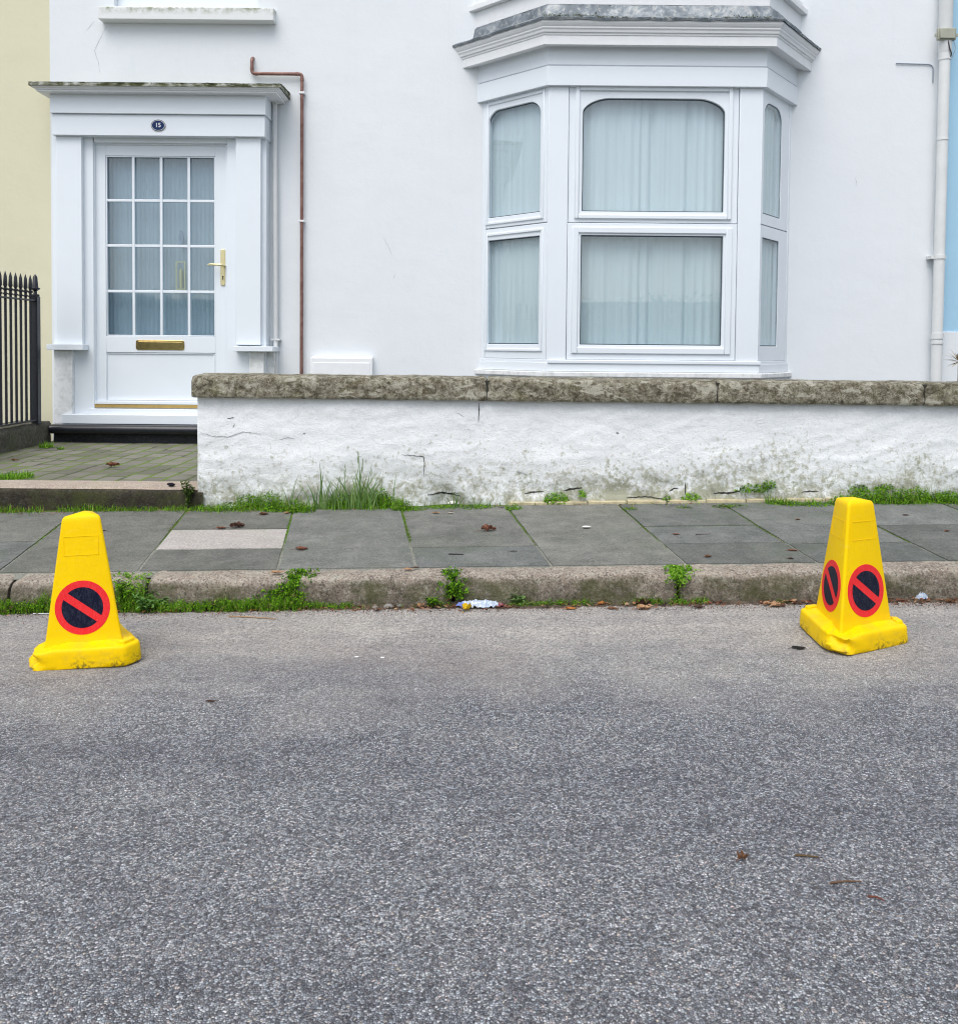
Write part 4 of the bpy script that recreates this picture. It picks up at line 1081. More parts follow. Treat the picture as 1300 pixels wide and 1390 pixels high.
# base: apron wall and sill
solid('apron', 'white_render', 0.012, LV - 0.2, zz(507, 0.035), bay, 0.006)
solid('bay_sill', 'old_white_paint', 0.036, zz(513, 0.036), zz(505.5, 0.036), bay, 0.008)
solid('bay_base', 'white_upvc', 0.010, zz(505, 0.01), zz(493, 0.01), bay, 0.003)
solid('bay_base', 'white_upvc', 0.004, zz(493, 0.004), bz0, bay, 0.003)
# cornice: stepped moulding
ztc, zbc = zz(27, 0.16), zz(60.5, 0.12); H = ztc - zbc
cor = [(-0.020, zbc + 0.012), (0.070, zbc + 0.010), (0.072, zbc), (0.116, zbc), (0.116, zbc + H * .40), (0.122, zbc + H * .42), (0.122, zbc + H * .50), (0.132, zbc + H * .52), (0.136, zbc + H * .62), (0.144, zbc + H * .68), (0.144, zbc + H * .74), (0.152, zbc + H * .80), (0.160, zbc + H * .88), (0.163, zbc + H * .95), (0.163, ztc), (0.0, ztc + 0.003)]
sweep('cornice', 'white_paint', cor, bay)
# lead roof of the bay, slumped and stained, with moss on the front lip
zt2 = zz(6, 0.03)
lead = [(0.172, ztc - 0.004), (0.177, ztc + 0.012), (0.164, ztc + 0.022), (0.13, ztc + 0.034), (0.10, ztc + 0.046), (0.07, ztc + 0.060), (0.060, ztc + 0.075), (0.052, zt2 - 0.016), (0.044, zt2 - 0.008)]
sweep('lead_roof', 'lead', lead, bay, smooth=True, wob=0.007)
# upper bay apron and its sill
zu0 = zz(7, 0.04); zu1 = zz(-22, 0.04)
solid('upper_apron', 'white_paint', 0.045, zu0 - 0.0, zu0 + 0.125, bay, 0.004)
solid('upper_ledge', 'white_paint', 0.085, zu0 + 0.126, zu0 + 0.17, bay, 0.004)
solid('upper_ledge', 'white_paint', 0.055, zu0 + 0.171, zu0 + 0.22, bay, 0.004)
solid('upper_wall', 'white_paint', 0.0, zu0 + 0.221, zu0 + 0.5, bay, 0.004)
mb = MB(); P = offs(0.0); T_ = zu0 + 0.5
mb.add([(p.x, p.y, T_ - .01) for p in P], [(0, 1, 2, 3)]); mb.build('upper_cap', 'white_paint', bay)

UP = Vector((0, 0, 1))
class Panel:
    """upright plane of the bay through a and b; u runs along it, d goes inward"""
    def __init__(s, a, b, out=0.0):
        d = (b - a).normalized(); n2 = Vector((d.y, -d.x)); a = a + n2 * out
        s.o = Vector((a.x, a.y, 0)); s.d = Vector((d.x, d.y, 0)); s.n = Vector((n2.x, n2.y, 0)); s.L = (b - a - n2 * 0).length
    def uv(s, px, py):
        p = hit(px, py, s.o, s.n); return (p - s.o).dot(s.d), p.z
    def p(s, u, d, z): q = s.o + s.d * u - s.n * d; return (q.x, q.y, z)
    def box(s, mb, u0, u1, d0, d1, z0, z1):
        v = [s.p(u, d, z) for z in (z0, z1) for d in (d0, d1) for u in (u0, u1)]
        mb.add(v, [(0, 2, 3, 1), (4, 5, 7, 6), (0, 1, 5, 4), (2, 6, 7, 3), (0, 4, 6, 2), (1, 3, 7, 5)])
    def sash(s, name, parent, o, g, arch=0.0, d0=0.0, d1=0.05, rx=None, rec=0.022):
        """o, g = outer and glass rectangles (u0, u1, z0, z1); arch rounds the top corners of the glass"""
        K = 12
        def corner_pts():
            P = []
            u0, u1, z0, z1 = g; r = arch; rxx = rx or arch
            if r <= 0: return [(u0, z0), (u1, z0), (u1, z1), (u0, z1)]
            P = [(u0, z0), (u1, z0)]
            P += [(u1 - rxx + rxx * math.cos(math.pi / 2 * k / K) ** 1.12, z1 - r + r * math.sin(math.pi / 2 * k / K) ** 1.12) for k in range(K + 1)]
            P += [(u0 + rxx - rxx * math.sin(math.pi / 2 * k / K) ** 1.12, z1 - r + r * math.cos(math.pi / 2 * k / K) ** 1.12) for k in range(K + 1)]
            return P
        I = corner_pts(); u0, u1, z0, z1 = o; cu, cz = (g[0] + g[1]) / 2, (g[2] + g[3]) / 2
        def proj(p):
            # matching point on the outer rectangle
            if arch <= 0:
                return (u0 if p[0] < cu else u1, z0 if p[1] < cz else z1)
            return None
        mb = MB()
        if arch <= 0:
            O = [proj(p) for p in I]
        else:
            O = [(u0, z0), (u1, z0)]
            for k in range(K + 1): t_ = k / K; O.append((u1, z1 - arch - (o[3] - g[3]) * 0 + (z1 - (z1 - arch)) * t_ * 2 if t_ < .5 else z1) if t_ < .5 else (u1 - (u1 - (g[1] - (rx or arch))) * (t_ - .5) * 2, z1))
            for k in range(K + 1): t_ = k / K; O.append((u0 + ((g[0] + (rx or arch)) - u0) * (1 - t_ * 2), z1) if t_ < .5 else (u0, z1 - arch * (t_ - .5) * 2))
        n = len(I)
        vs = [s.p(q[0], d0, q[1]) for q in O] + [s.p(q[0], d0, q[1]) for q in I] + [s.p(q[0], d1, q[1]) for q in O] + [s.p(q[0], d1, q[1]) for q in I]
        fs = []
        for k in range(n):
            j = (k + 1) % n
            fs += [(k, j, n + j, n + k), (2 * n + k, 3 * n + k, 3 * n + j, 2 * n + j), (k, 2 * n + k, 2 * n + j, j), (n + k, n + j, 3 * n + j, 3 * n + k)]
        mb.add(vs, fs)
        so2 = mb.build(name, 'white_upvc', parent, bevel=0.0035)
        # dark rubber seal and pane
        b2 = MB(); c_ = 0.008
        I2 = [(cu + (q[0] - cu) * (1 - c_ * 2 / (g[1] - g[0])), cz + (q[1] - cz) * (1 - c_ * 2 / (g[3] - g[2]))) for q in I]
        vs = [s.p(q[0], d0 + rec - 0.004, q[1]) for q in I] + [s.p(q[0], d0 + rec - 0.004, q[1]) for q in I2]
        b2.add(vs, [(k, (k + 1) % n, n + (k + 1) % n, n + k) for k in range(n)])
        b2.build('seal', 'seal', so2)
        b3 = MB(); b3.add([s.p(q[0], d0 + rec, q[1]) for q in I], [tuple(range(n))]); b3.build('pane', 'window_glass', so2)
        return so2
front = Panel(FL, FR); left = Panel(WL, FL); right = Panel(FR, WR)
# posts
for pn, spans in ((front, ((0.0, front.uv(770, 300)[0]), (front.uv(1001, 300)[0], front.L))), (left, ((0.0, 0.035),)), (right, ((right.L - 0.035, right.L),))):
    for a, b in spans:
        mb = MB(); pn.box(mb, a, b, -0.004 if pn is front else 0, 0.08, bz0, bz1); mb.build('post', 'white_upvc', bay, bevel=0.004)
def R4(pn, x0, y0, x1, y1):
    # glass or frame rectangle from photo pixels (y measured at its middle in x)
    u0 = pn.uv(x0, (y0 + y1) / 2)[0]; u1 = pn.uv(x1, (y0 + y1) / 2)[0]; z1 = pn.uv((x0 + x1) / 2, y0)[1]; z0 = pn.uv((x0 + x1) / 2, y1)[1]
    return (u0, u1, z0, z1)
g1 = R4(front, 790.5, 133, 983.5, 287); g2 = R4(front, 787.5, 319.5, 980, 468.5)
ml, mr = front.uv(770.5, 300)[0], front.uv(1000.5, 300)[0]
zt = front.uv(890, 302.5)[1]
front.sash('sash', bay, (ml, mr, zt + 0.003, bz1 - 0.002), g1, arch=0.105, rx=0.20, d0=0.008)
front.sash('sash', bay, (ml, mr, bz0 + 0.002, zt - 0.003), g2, d0=0.0)
# outer raised frame lines round the front lights
def lipframe(pn, o, w_, dd):
    mb = MB()
    pn.box(mb, o[0], o[0] + w_, dd, 0.02, o[2], o[3]); pn.box(mb, o[1] - w_, o[1], dd, 0.02, o[2], o[3])
    pn.box(mb, o[0] + w_, o[1] - w_, dd, 0.02, o[2], o[2] + w_); pn.box(mb, o[0] + w_, o[1] - w_, dd, 0.02, o[3] - w_, o[3])
    mb.build('casement_frame', 'white_upvc', bay, bevel=0.005)
lipframe(front, (g1[0] - .055, g1[1] + .055, g1[2] - .055, bz1 - 0.004), 0.03, -0.008)
lipframe(front, (g2[0] - .065, g2[1] + .065, g2[2] - .065, g2[3] + .060), 0.045, -0.012)
mb = MB(); front.box(mb, front.uv(743, 480)[0], front.uv(1032, 480)[0], -0.02, 0.0, zz(494, 0.01), zz(489.5, 0.01)); mb.build('drip_bar', 'white_upvc', bay, bevel=0.003)
# side lights: left then right
gl1 = R4(left, 661.5, 147.5, 732.5, 293); gl1 = (gl1[0], gl1[1], g1[2], g1[3]); gl2 = (left.uv(659.5, 400)[0], left.uv(730.5, 400)[0], g2[2], g2[3])
left.sash('sash', bay, (0.037, left.L - 0.006, zt + 0.003, bz1 - 0.002), gl1, arch=0.095, rx=0.11, d0=0.004)
left.sash('sash', bay, (0.037, left.L - 0.006, bz0 + 0.002, zt - 0.003), gl2, d0=0.004)
gr1 = (right.uv(1033, 230)[0], right.uv(1058.5, 230)[0], g1[2], g1[3]); gr2 = (right.uv(1031.5, 400)[0], right.uv(1054, 400)[0], g2[2], g2[3])
gr1 = (0.045, gr1[1] + 0.03, gr1[2], gr1[3]); gr2 = (0.045, gr2[1] + 0.03, gr2[2], gr2[3])
right.sash('sash', bay, (0.006, right.L - 0.037, zt + 0.003, bz1 - 0.002), gr1, arch=0.095, rx=0.11, d0=0.004, rec=0.008)
right.sash('sash', bay, (0.006, right.L - 0.037, bz0 + 0.002, zt - 0.003), gr2, d0=0.004, rec=0.008)
for pn in (left, right):
    if pn is right: continue
    for gg, top in ((gl1 if pn is left else gr1, bz1 - .02), (gl2 if pn is left else gr2, None)):
        o = (gg[0] - .042, gg[1] + .042, gg[2] - .055, (gg[3] + .055) if top is None else top)
        o = (max(0.04 if pn is left else 0.012, o[0]), min(pn.L - (0.012 if pn is left else 0.04), o[1]), o[2], o[3])
        lipframe(pn, o, 0.022, -0.006)
# curtains: net hanging in folds behind each side
def drape(pn, u0, u1, depth, z0, z1, seed, gathers=()):
    mb = MB(); n = int((u1 - u0) / 0.006); vs = []
    for i in range(n + 1):
        u = u0 + (u1 - u0) * i / n
        f = 0.007 * math.sin(u * 2 * math.pi / 0.07 + 5.0 * N(u * 3, seed, 0)) * (0.25 + abs(N(u * 2.2, seed, 9)) * 1.8) + 0.012 * N(u * 9, seed, 2) + 0.006 * N(u * 40, seed, 5)
        for g in gathers: f += 0.035 * math.exp(-((u - g) / 0.02) ** 2)
        for k in range(9):
            z = z0 + (z1 - z0) * k / 8
            vs.append(pn.p(u, depth + f * (1.0 - 0.25 * k / 8) + 0.004 * N(u * 8, z * 2, seed), z))
    mb.add(vs, [(i * 9 + k, (i + 1) * 9 + k, (i + 1) * 9 + k + 1, i * 9 + k + 1) for i in range(n) for k in range(8)])
    mb.build('curtain', 'net_curtain', bay, smooth=True)
drape(front, 0.03, front.L - 0.03, 0.10, bz0 - 0.02, bz1 + 0.02, 1, (front.uv(886, 400)[0], front.uv(935, 400)[0]))
drape(left, -0.02, left.L - 0.05, 0.07, bz0 - 0.02, bz1 + 0.02, 2)
drape(right, 0.04, right.L + 0.03, 0.045, bz0 - 0.02, bz1 + 0.02, 3)
# moss along the lead lip
def blob_leaves(mb, c, rx_, ry_, rz_, n, size, cols, rnd, flat=0.5, up=0.3):
    for _ in range(n):
        while True:
            a, b, d = rnd.uniform(-1, 1), rnd.uniform(-1, 1), rnd.uniform(0, 1)
            if a * a + b * b + d * d <= 1: break
        p = Vector((c[0] + a * rx_, c[1] + b * ry_, c[2] + d * rz_))
        s_ = size * rnd.uniform(0.6, 1.3)
        nn = Vector((a * 0.8 + rnd.uniform(-1, 1), b * 0.8 - 0.4 + rnd.uniform(-1, 1), up + rnd.uniform(0, 1.2))).normalized()
        t1 = nn.cross(Vector((rnd.uniform(-1, 1), rnd.uniform(-1, 1), rnd.uniform(-1, 1)))).normalized(); t2 = nn.cross(t1)
        cc = rnd.choice(cols); v_ = rnd.uniform(0.75, 1.25)
        tip = p + t1 * s_; 
        mb.add([p - t1 * s_ * 0.9, p + t2 * s_ * flat + nn * s_ * 0.15, tip, p - t2 * s_ * flat + nn * s_ * 0.15], [(0, 1, 2, 3)], tuple(v_ * q for q in cc))
GREEN = [(0.085, 0.22, 0.006), (0.13, 0.31, 0.010), (0.045, 0.13, 0.006), (0.18, 0.38, 0.018), (0.03, 0.07, 0.008)]
BRIGHT = [(0.12, 0.29, 0.012), (0.17, 0.37, 0.025), (0.07, 0.19, 0.01), (0.24, 0.42, 0.05)]
MOSS = [(0.045, 0.065, 0.014), (0.07, 0.095, 0.02), (0.02, 0.028, 0.008), (0.11, 0.13, 0.035)]
rnd = random.Random(3)
mb = MB()
for xa, xb_, hgt in ((738, 812, 0.024), (812, 838, 0.010), (838, 960, 0.005), (965, 1045, 0.020)):
    a, b = at(xa, 26, YB - 0.15).x, at(xb_, 26, YB - 0.15).x; k = 0
    while a + k * 0.012 < b:
        blob_leaves(mb, (a + k * 0.012, YB - 0.155 + rnd.uniform(-0.012, 0.02), ztc + 0.012), 0.016, 0.020, hgt * rnd.uniform(0.6, 1.9), 26, 0.006, MOSS, rnd); k += 1
mb.build('moss', 'leaf', bay)

# ------------------------------------------------------------------ pipes, boxes and cables on the front
def bend(pts, r, n=6):
    P = [Vector(p) for p in pts]; out = [P[0]]
    for a, b, c in zip(P, P[1:], P[2:]):
        d1, d2 = (a - b).normalized(), (c - b).normalized()
        s, e = b + d1 * r, b + d2 * r
        for k in range(n + 1): t_ = k / n; out.append((1 - t_) ** 2 * s + 2 * t_ * (1 - t_) * b + t_ ** 2 * e)
    out.append(P[-1]); return out
yp = YF - 0.035
A = at(342, 79, yp); B = at(342, 99.5, yp); C_ = at(409, 101.5, yp); D = at(410, 520, yp)
cp = empty('copper_pipe', (C_.x, yp, LV), 'thin copper overflow pipe bending down the white wall between door and bay', 'pipe')
cxp = at(409.5, 300, yp).x
mb = MB(); mb.tube(bend([(A.x, YF, A.z + 0.012), (A.x, yp, A.z), (A.x, yp, B.z), (cxp, yp, B.z), (cxp, yp, LV)], 0.028), 0.0135, 12); mb.build('pipe', 'copper', cp, smooth=True)
for (a, b, r_) in (((A.x, yp, B.z + 0.05), (A.x, yp, B.z + 0.028), 0.0155), ((A.x + .028, yp, B.z), (A.x + .05, yp, B.z), 0.0155), ((cxp - .05, yp, B.z), (cxp - .028, yp, B.z), 0.0155), ((cxp, yp, B.z - .028), (cxp, yp, B.z - .05), 0.0155)):
    mb = MB(); mb.tube([a, b], r_, 12); mb.build('elbow_collar', 'copper', cp, smooth=True)
for py_ in (126, 300, 430):
    if py_ == 430: continue
    z = at(409, py_, yp).z
    mb = MB(); mb.box(cxp - 0.022, cxp + 0.022, yp - 0.018, YF, z - 0.009, z + 0.009); mb.build('clip', 'white_plastic', cp, bevel=0.004)
# slim white waste pipe at the side of the porch
yw = YF - 0.04; xw = at(373, 300, yw).x
wp = empty('white_waste_pipe', (xw, yw, LV), 'slim white pipe tucked against the right side of the porch', 'pipe')
mb = MB(); mb.tube([(xw, yw, at(373, 137, yw).z), (xw + 0.012, yw, LV)], 0.019, 14); mb.build('pipe', 'aged_plastic', wp, smooth=True)
z = at(373, 136, yw).z; mb = MB(); mb.tube([(xw, yw, z - 0.03), (xw, yw, z + 0.004)], 0.028, 14); mb.build('socket', 'aged_plastic', wp, smooth=True)
z = at(373, 461, yw).z; mb = MB(); mb.box(xw - 0.03, xw + 0.045, yw - 0.022, YF, z - 0.007, z + 0.007); mb.build('clip', 'aged_plastic', wp, bevel=0.003)
# low white meter box
q = rect_at(421, 483.5, 505, 530, YF - 0.07)
mbx = empty('meter_box', ((q[0] + q[1]) / 2, YF, q[2]), 'low white painted meter box on the wall right of the copper pipe', 'meter box')
mb = MB(); mb.prism([(YF, q[2] - 0.2), (YF - 0.07, q[2] - 0.2), (YF - 0.07, q[3] - 0.012), (YF, q[3])], q[0], q[1], 'x'); mb.build('case', 'white_paint', mbx, bevel=0.006)
mb = MB(); mb.box(q[0] + 0.025, q[1] - 0.02, YF - 0.076, YF - 0.069, q[2] - 0.18, q[3] - 0.05); mb.build('door', 'white_paint', mbx, bevel=0.004)
# downpipe on the party line
yd = YF - 0.075; xd0, xd1 = at(1284, 60, yd).x, at(1270, 470, yd).x; xd = (xd0 + xd1) / 2
dp = empty('drainpipe', (xd, yd, LV), 'white plastic drainpipe running down where the white house meets the blue one', 'drainpipe')
zsw = at(1280, 72, yd).z
mb = MB(); mb.tube([(xd, yd, LV - 0.1), (xd, yd, zsw)], 0.041, 20); mb.build('lower_pipe', 'aged_plastic', dp, smooth=True)
mb = MB(); mb.tube([(xd, yd, zsw - 0.01), (xd, yd, zsw + 0.02), (xd, yd, ROOF)], [0.043, 0.052, 0.052], 20); mb.build('upper_pipe', 'aged_plastic', dp, smooth=True)
for py_, r_, h_ in ((76, 0.046, 0.03), (189, 0.045, 0.008), (349, 0.047, 0.014), (456, 0.047, 0.022), (465, 0.047, 0.010)):
    z = at(1275, py_, yd).z; mb = MB(); mb.tube([(xd, yd, z - h_), (xd, yd, z + h_)], r_, 20)
    if py_ == 349: mb.box(xd - 0.07, xd + 0.05, yd - 0.01, YF, z - 0.012, z + 0.012)
    mb.build('collar', 'aged_plastic', dp, smooth=True)
yj = yd - 0.055; q = rect_at(1273, 37, 1298, 53.5, yj)
jb = empty('junction_box', ((q[0] + q[1]) / 2, yj, q[2]), 'small grey green junction box strapped to the top of the drainpipe', 'junction box')
mb = MB(); mb.box(q[0], q[1], yj, yj + 0.03, q[2], q[3]); mb.build('box_body', 'box_plastic', jb, bevel=0.006)
mb = MB(); mb.box(q[0] + 0.012, q[1] - 0.012, yj - 0.012, yj - 0.001, q[2] + 0.008, q[3] - 0.006); mb.build('lid', 'box_plastic', jb, bevel=0.005)
mb = MB(); mb.box(q[0] - 0.018, q[0] - 0.001, yj + 0.01, yj + 0.02, q[2] + .03, q[2] + 0.05); mb.build('lug', 'box_plastic', jb); mb = MB(); mb.box(q[1] + 0.001, q[1] + 0.018, yj + 0.01, yj + 0.02, q[2] + .03, q[2] + 0.05); mb.build('lug', 'box_plastic', jb)
cxj = (q[0] + q[1]) / 2
mb = MB(); mb.tube(bend([(cxj + .01, yj + .01, q[2] + .01), (cxj + .02, yj - .005, q[2] - .07), (cxj + .045, yj + .01, q[2] - .11), (cxj + .03, yd - 0.02, q[2] - 0.14)], 0.02), 0.005, 6); mb.build('wire', 'dark_cable', jb, smooth=True)
mb = MB(); mb.tube(bend([(cxj + .05, yj + .01, q[2] + .01), (cxj + .075, yj + .01, q[2] - .06), (cxj + .05, yj + .02, q[2] - .13)], 0.03), 0.003, 6); mb.build('wire', 'grey_cable', jb, smooth=True)
a = at(1216, 85.5, YF - 0.008); b = at(1262, 87, YF - .008); c = at(1272, 112, YF - .008)
mb = MB(); mb.tube(bend([tuple(a), tuple(b), (c.x - 0.035, YF - .008, b.z - 0.02), (c.x - 0.035, YF - .008, c.z)], 0.02), 0.0045, 6)
tag(mb.build('cable', 'grey_cable', smooth=True), 'short grey cable clipped to the white wall beside the drainpipe', 'cable')

# ------------------------------------------------------------------ cones: three-sided, cast in one with a wide clipped foot
def tri(R, a0=-math.pi / 2, n=3): return [Vector((R * math.cos(a0 + 2 * math.pi * k / n), R * math.sin(a0 + 2 * math.pi * k / n))) for k in range(n)]
def rounded_tri(side, r, K=5):
    """triangle with one flat side facing -Y, corners rounded by r; centred"""
    R = side / math.sqrt(3); C3 = [Vector((R * math.cos(math.radians(a)), R * math.sin(math.radians(a)))) for a in (-150, -30, 90)]
    P = []
    for i in range(3):
        v = C3[i]; cen = v * (1 - 2 * r / R); base = math.atan2(v.y, v.x)
        for k in range(K + 1):
            a = base - math.radians(60) + math.radians(120) * k / K
            P.append(cen + Vector((r * math.cos(a), r * math.sin(a))))
    return P
def clipped_foot(side, margin, clip, r, seed, K=3):
    """triangle grown by margin with its points cut off: a six-sided foot with rounded corners"""
    S = side + 2 * math.sqrt(3) * margin; R = S / math.sqrt(3)
    H6 = []
    for a in (-150, -30, 90):
        v = Vector((R * math.cos(math.radians(a)), R * math.sin(math.radians(a)))); dirv = v.normalized(); tan = Vector((-dirv.y, dirv.x))
        w = clip; base = v - dirv * w
        half = w * math.tan(math.radians(30))
        H6 += [base - tan * half, base + tan * half]
    P = []
    n = len(H6)
    for i in range(n):
        a, b, c = H6[i - 1], H6[i], H6[(i + 1) % n]
        d1, d2 = (a - b).normalized(), (c - b).normalized()
        s, e = b + d1 * r, b + d2 * r
        for k in range(K + 1): t_ = k / K; P.append((1 - t_) ** 2 * s + 2 * t_ * (1 - t_) * b + t_ ** 2 * e)
    # even out: subdivide the long edges
    Q = []
    for i in range(len(P)):
        a, b = P[i], P[(i + 1) % len(P)]; m_ = max(1, int((b - a).length / 0.012))
        for k in range(m_): Q.append(a + (b - a) * k / m_)
    return Q
def make_cone(loc, rz, lean, label, seed, dents):
    root = empty('parking_cone', loc, label, 'traffic cone', 'yellow no-waiting cones on the road', rz)
    root.rotation_mode = 'XYZ'; root.rotation_euler = (lean[1], lean[0], rz)
    HB = 0.080; HT = 0.484; SB, ST = 0.256, 0.132
    mb = MB()
    # body
    K = 5; rows = []
    zsb = [0.03, HB - 0.004, HB + 0.006, HB + 0.02] + [HB + 0.02 + (HT - 0.016 - HB - 0.02) * k / 10 for k in range(1, 11)] + [HT - 0.006, HT]
    for z in zsb:
        t_ = (z - HB) / (HT - HB); s = SB + (ST - SB) * t_; r = 0.0075
        if z > HT - 0.003: s -= 0.012
        elif z > HT - 0.01: s -= 0.003
        if z < HB + 0.001: s += 0.003
        rows.append([(p.x, p.y, z) for p in rounded_tri(s, r, K)])
    m = len(rows[0]); vs = [q for r_ in rows for q in r_]
    vs.append((0, 0, HT + 0.012))
    fs = [(i * m + k, i * m + (k + 1) % m, (i + 1) * m + (k + 1) % m, (i + 1) * m + k) for i in range(len(rows) - 1) for k in range(m)]
    fs += [((len(rows) - 1) * m + k, (len(rows) - 1) * m + (k + 1) % m, len(vs) - 1) for k in range(m)]
    mb.add(vs, fs)
    o = mb.build('cone_body', 'cone_yellow', None, smooth=True); o.parent = root
    # foot
    mb = MB(); prof = [(-0.005, 0.0, 0.0), (-0.001, 0.004, 0.0), (0.0, 0.016, 0.0), (-0.001, 0.03, 0), (-0.002, 0.044, 0), (-0.003, 0.056, 0), (-0.005, 0.062, 0), (-0.009, 0.0655, 0), (-0.015, 0.067, 0), (-0.028, 0.069, 0), (-0.040, 0.072, 0), (-0.060, 0.077, 0)]
    base = clipped_foot(SB, 0.052, 0.060, 0.018, seed); nb = len(base); cen = Vector((0, 0)); rows = []
    for (o_, z, _) in prof:
        row = []
        for p in base:
            L_ = p.length; q = p * ((L_ + o_) / L_); x, y, zz_ = q.x, q.y, z
            for (ax, ay, rad, dep, dz) in dents:
                d = math.hypot(p.x - ax, p.y - ay)
                f = max(0, 1 - d / rad) ** 1.3
                g = 0.5 + 0.5 * math.sin(z * 110 + p.x * 60)
                x -= p.x / L_ * dep * f * g; y -= p.y / L_ * dep * f * g
                zz_ -= dz * f * (z / 0.07) * (0.4 + 0.6 * abs(math.sin(p.x * 95 + p.y * 70)))
            nz_ = N(x * 14, y * 14, z * 14 + seed) * 0.0018 + N(x * 45, y * 45, z * 60 + seed) * 0.0005
            row.append((x + p.x / L_ * nz_, y + p.y / L_ * nz_, max(0.0005, zz_ + (nz_ if z > 0.05 else 0))))
        rows.append(row)
    m = nb; vs = [q for r_ in rows for q in r_]
    fs = [(i * m + k, i * m + (k + 1) % m, (i + 1) * m + (k + 1) % m, (i + 1) * m + k) for i in range(len(rows) - 1) for k in range(m)]
    fs += [tuple(range(m))[::-1], tuple(range((len(rows) - 1) * m, len(rows) * m))]
    mb.add(vs, fs)
    # three little raised feet pads at the clipped corners
    o = mb.build('cone_base', 'cone_yellow', None, smooth=True); o.parent = root
    for a in (-150, -30, 90):
        v = Vector((math.cos(math.radians(a)), math.sin(math.radians(a)))); tn = Vector((-v.y, v.x)); R_ = SB / math.sqrt(3)
        p0 = v * (R_ + 0.004); mb = MB()
        poly = [p0 - tn * 0.030, p0 + v * 0.026 - tn * 0.024, p0 + v * 0.026 + tn * 0.024, p0 + tn * 0.030]
        mb.add([(p.x, p.y, 0.055) for p in poly] + [(p.x * 0.975, p.y * 0.975, 0.0785) for p in poly], [(0, 1, 2, 3), (4, 5, 6, 7), (0, 1, 5, 4), (1, 2, 6, 5), (2, 3, 7, 6), (3, 0, 4, 7)])
        # only two corners keep their lug, the battered one has lost it
        if any(math.hypot(p0.x - d_[0], p0.y - d_[1]) < 0.09 for d_ in dents): continue
        o = mb.build('corner_lug', 'cone_yellow', None, bevel=0.004, seg=3); o.parent = root
    # roundels and embossed label panel on each face
    R0, R1 = SB / (2 * math.sqrt(3)), ST / (2 * math.sqrt(3))
    for kf in range(3):
        a = math.radians(-90 + 120 * kf); nrm2 = Vector((math.cos(a), math.sin(a), 0)); U = Vector((-math.sin(a), math.cos(a), 0))
        slope = (R0 - R1) / (HT - HB); W = Vector((-nrm2.x * slope, -nrm2.y * slope, 1)); Wn = W.normalized(); nn = U.cross(Wn)
        if nn.dot(nrm2) < 0: nn = -nn
        def fp(u, h, lift): 
            c_ = nrm2 * (R0 - slope * (h - HB)); return Vector((c_.x, c_.y, h)) + U * u + nn * lift
        cz_ = 0.186; P0 = fp(0, cz_, 0)
        def pt(u, w_, l): q = P0 + U * u + Wn * w_ + nn * l; return (q.x, q.y, q.z)
        n = 48; mb = MB(); ro, ri = 0.0885, 0.0665
        vs = [pt(ro * math.cos(2 * math.pi * k / n), ro * math.sin(2 * math.pi * k / n), -0.0004) for k in range(n)] + [pt(ro * math.cos(2 * math.pi * k / n), ro * math.sin(2 * math.pi * k / n), 0.0010) for k in range(n)]
        mb.add(vs, [tuple(range(n, 2 * n))] + [(k, (k + 1) % n, n + (k + 1) % n, n + k) for k in range(n)])
        disc = mb.build('no_waiting_sign', 'sign_red', None); disc.parent = root
        # two navy half-moons left of and right of the diagonal bar (upper left to lower right)
        th = math.radians(-36); half = 0.0125
        for sgn in (1, -1):
            a0 = math.asin(half / ri); mb = MB(); pts = []
            for k in range(25):
                b_ = a0 + (math.pi - 2 * a0) * k / 24; u, w_ = ri * math.cos(b_), sgn * ri * math.sin(b_)
                pts.append((u * math.cos(th) - w_ * math.sin(th), u * math.sin(th) + w_ * math.cos(th)))
            vs = [pt(u, w_, 0.0011) for u, w_ in pts] + [pt(u, w_, 0.0016) for u, w_ in pts]; m = len(pts)
            mb.add(vs, [tuple(range(m, 2 * m)), tuple(range(m))[::-1]] + [(k, (k + 1) % m, m + (k + 1) % m, m + k) for k in range(m)])
            q = mb.build('navy_half', 'sign_navy', None); q.parent = disc
        # embossed empty label rectangle
        mb = MB(); hz = 0.388; hw, hh, t_ = 0.056, 0.030, 0.0016; P0 = fp(0, hz, 0)
        def bar(u0, u1, w0, w1):
            vs = [pt(u, w_, l) for l in (-0.001, 0.0011) for (u, w_) in ((u0, w0), (u1, w0), (u1, w1), (u0, w1))]
            mb.add(vs, [(0, 1, 2, 3)[::-1], (4, 5, 6, 7), (0, 1, 5, 4), (1, 2, 6, 5), (2, 3, 7, 6), (3, 0, 4, 7)])
        bar(-hw, hw, hh, hh + t_); bar(-hw, hw, -hh - t_, -hh); bar(-hw, -hw + t_, -hh, hh); bar(hw - t_, hw, -hh, hh)
        q = mb.build('embossed_panel', 'cone_yellow', None); q.parent = root
    return root
# positions: foot centre surveyed on the road
pL = on_road(124, 892); pR = on_road(1156, 872)
make_cone((pL.x, pL.y + 0.005, road_z(pL.x, pL.y)), math.radians(5), (math.radians(-2.6), 0), 'yellow three-sided no-waiting cone leaning slightly, seen face on, left on the road', 1, [(-0.19, -0.12, 0.11, 0.036, 0.028)])
make_cone((pR.x, pR.y + 0.03, road_z(pR.x, pR.y)), math.radians(28), (math.radians(0.6), 0), 'yellow three-sided no-waiting cone standing edge on with two signs showing, right', 2, [(-0.19, -0.11, 0.12, 0.034, 0.028)])

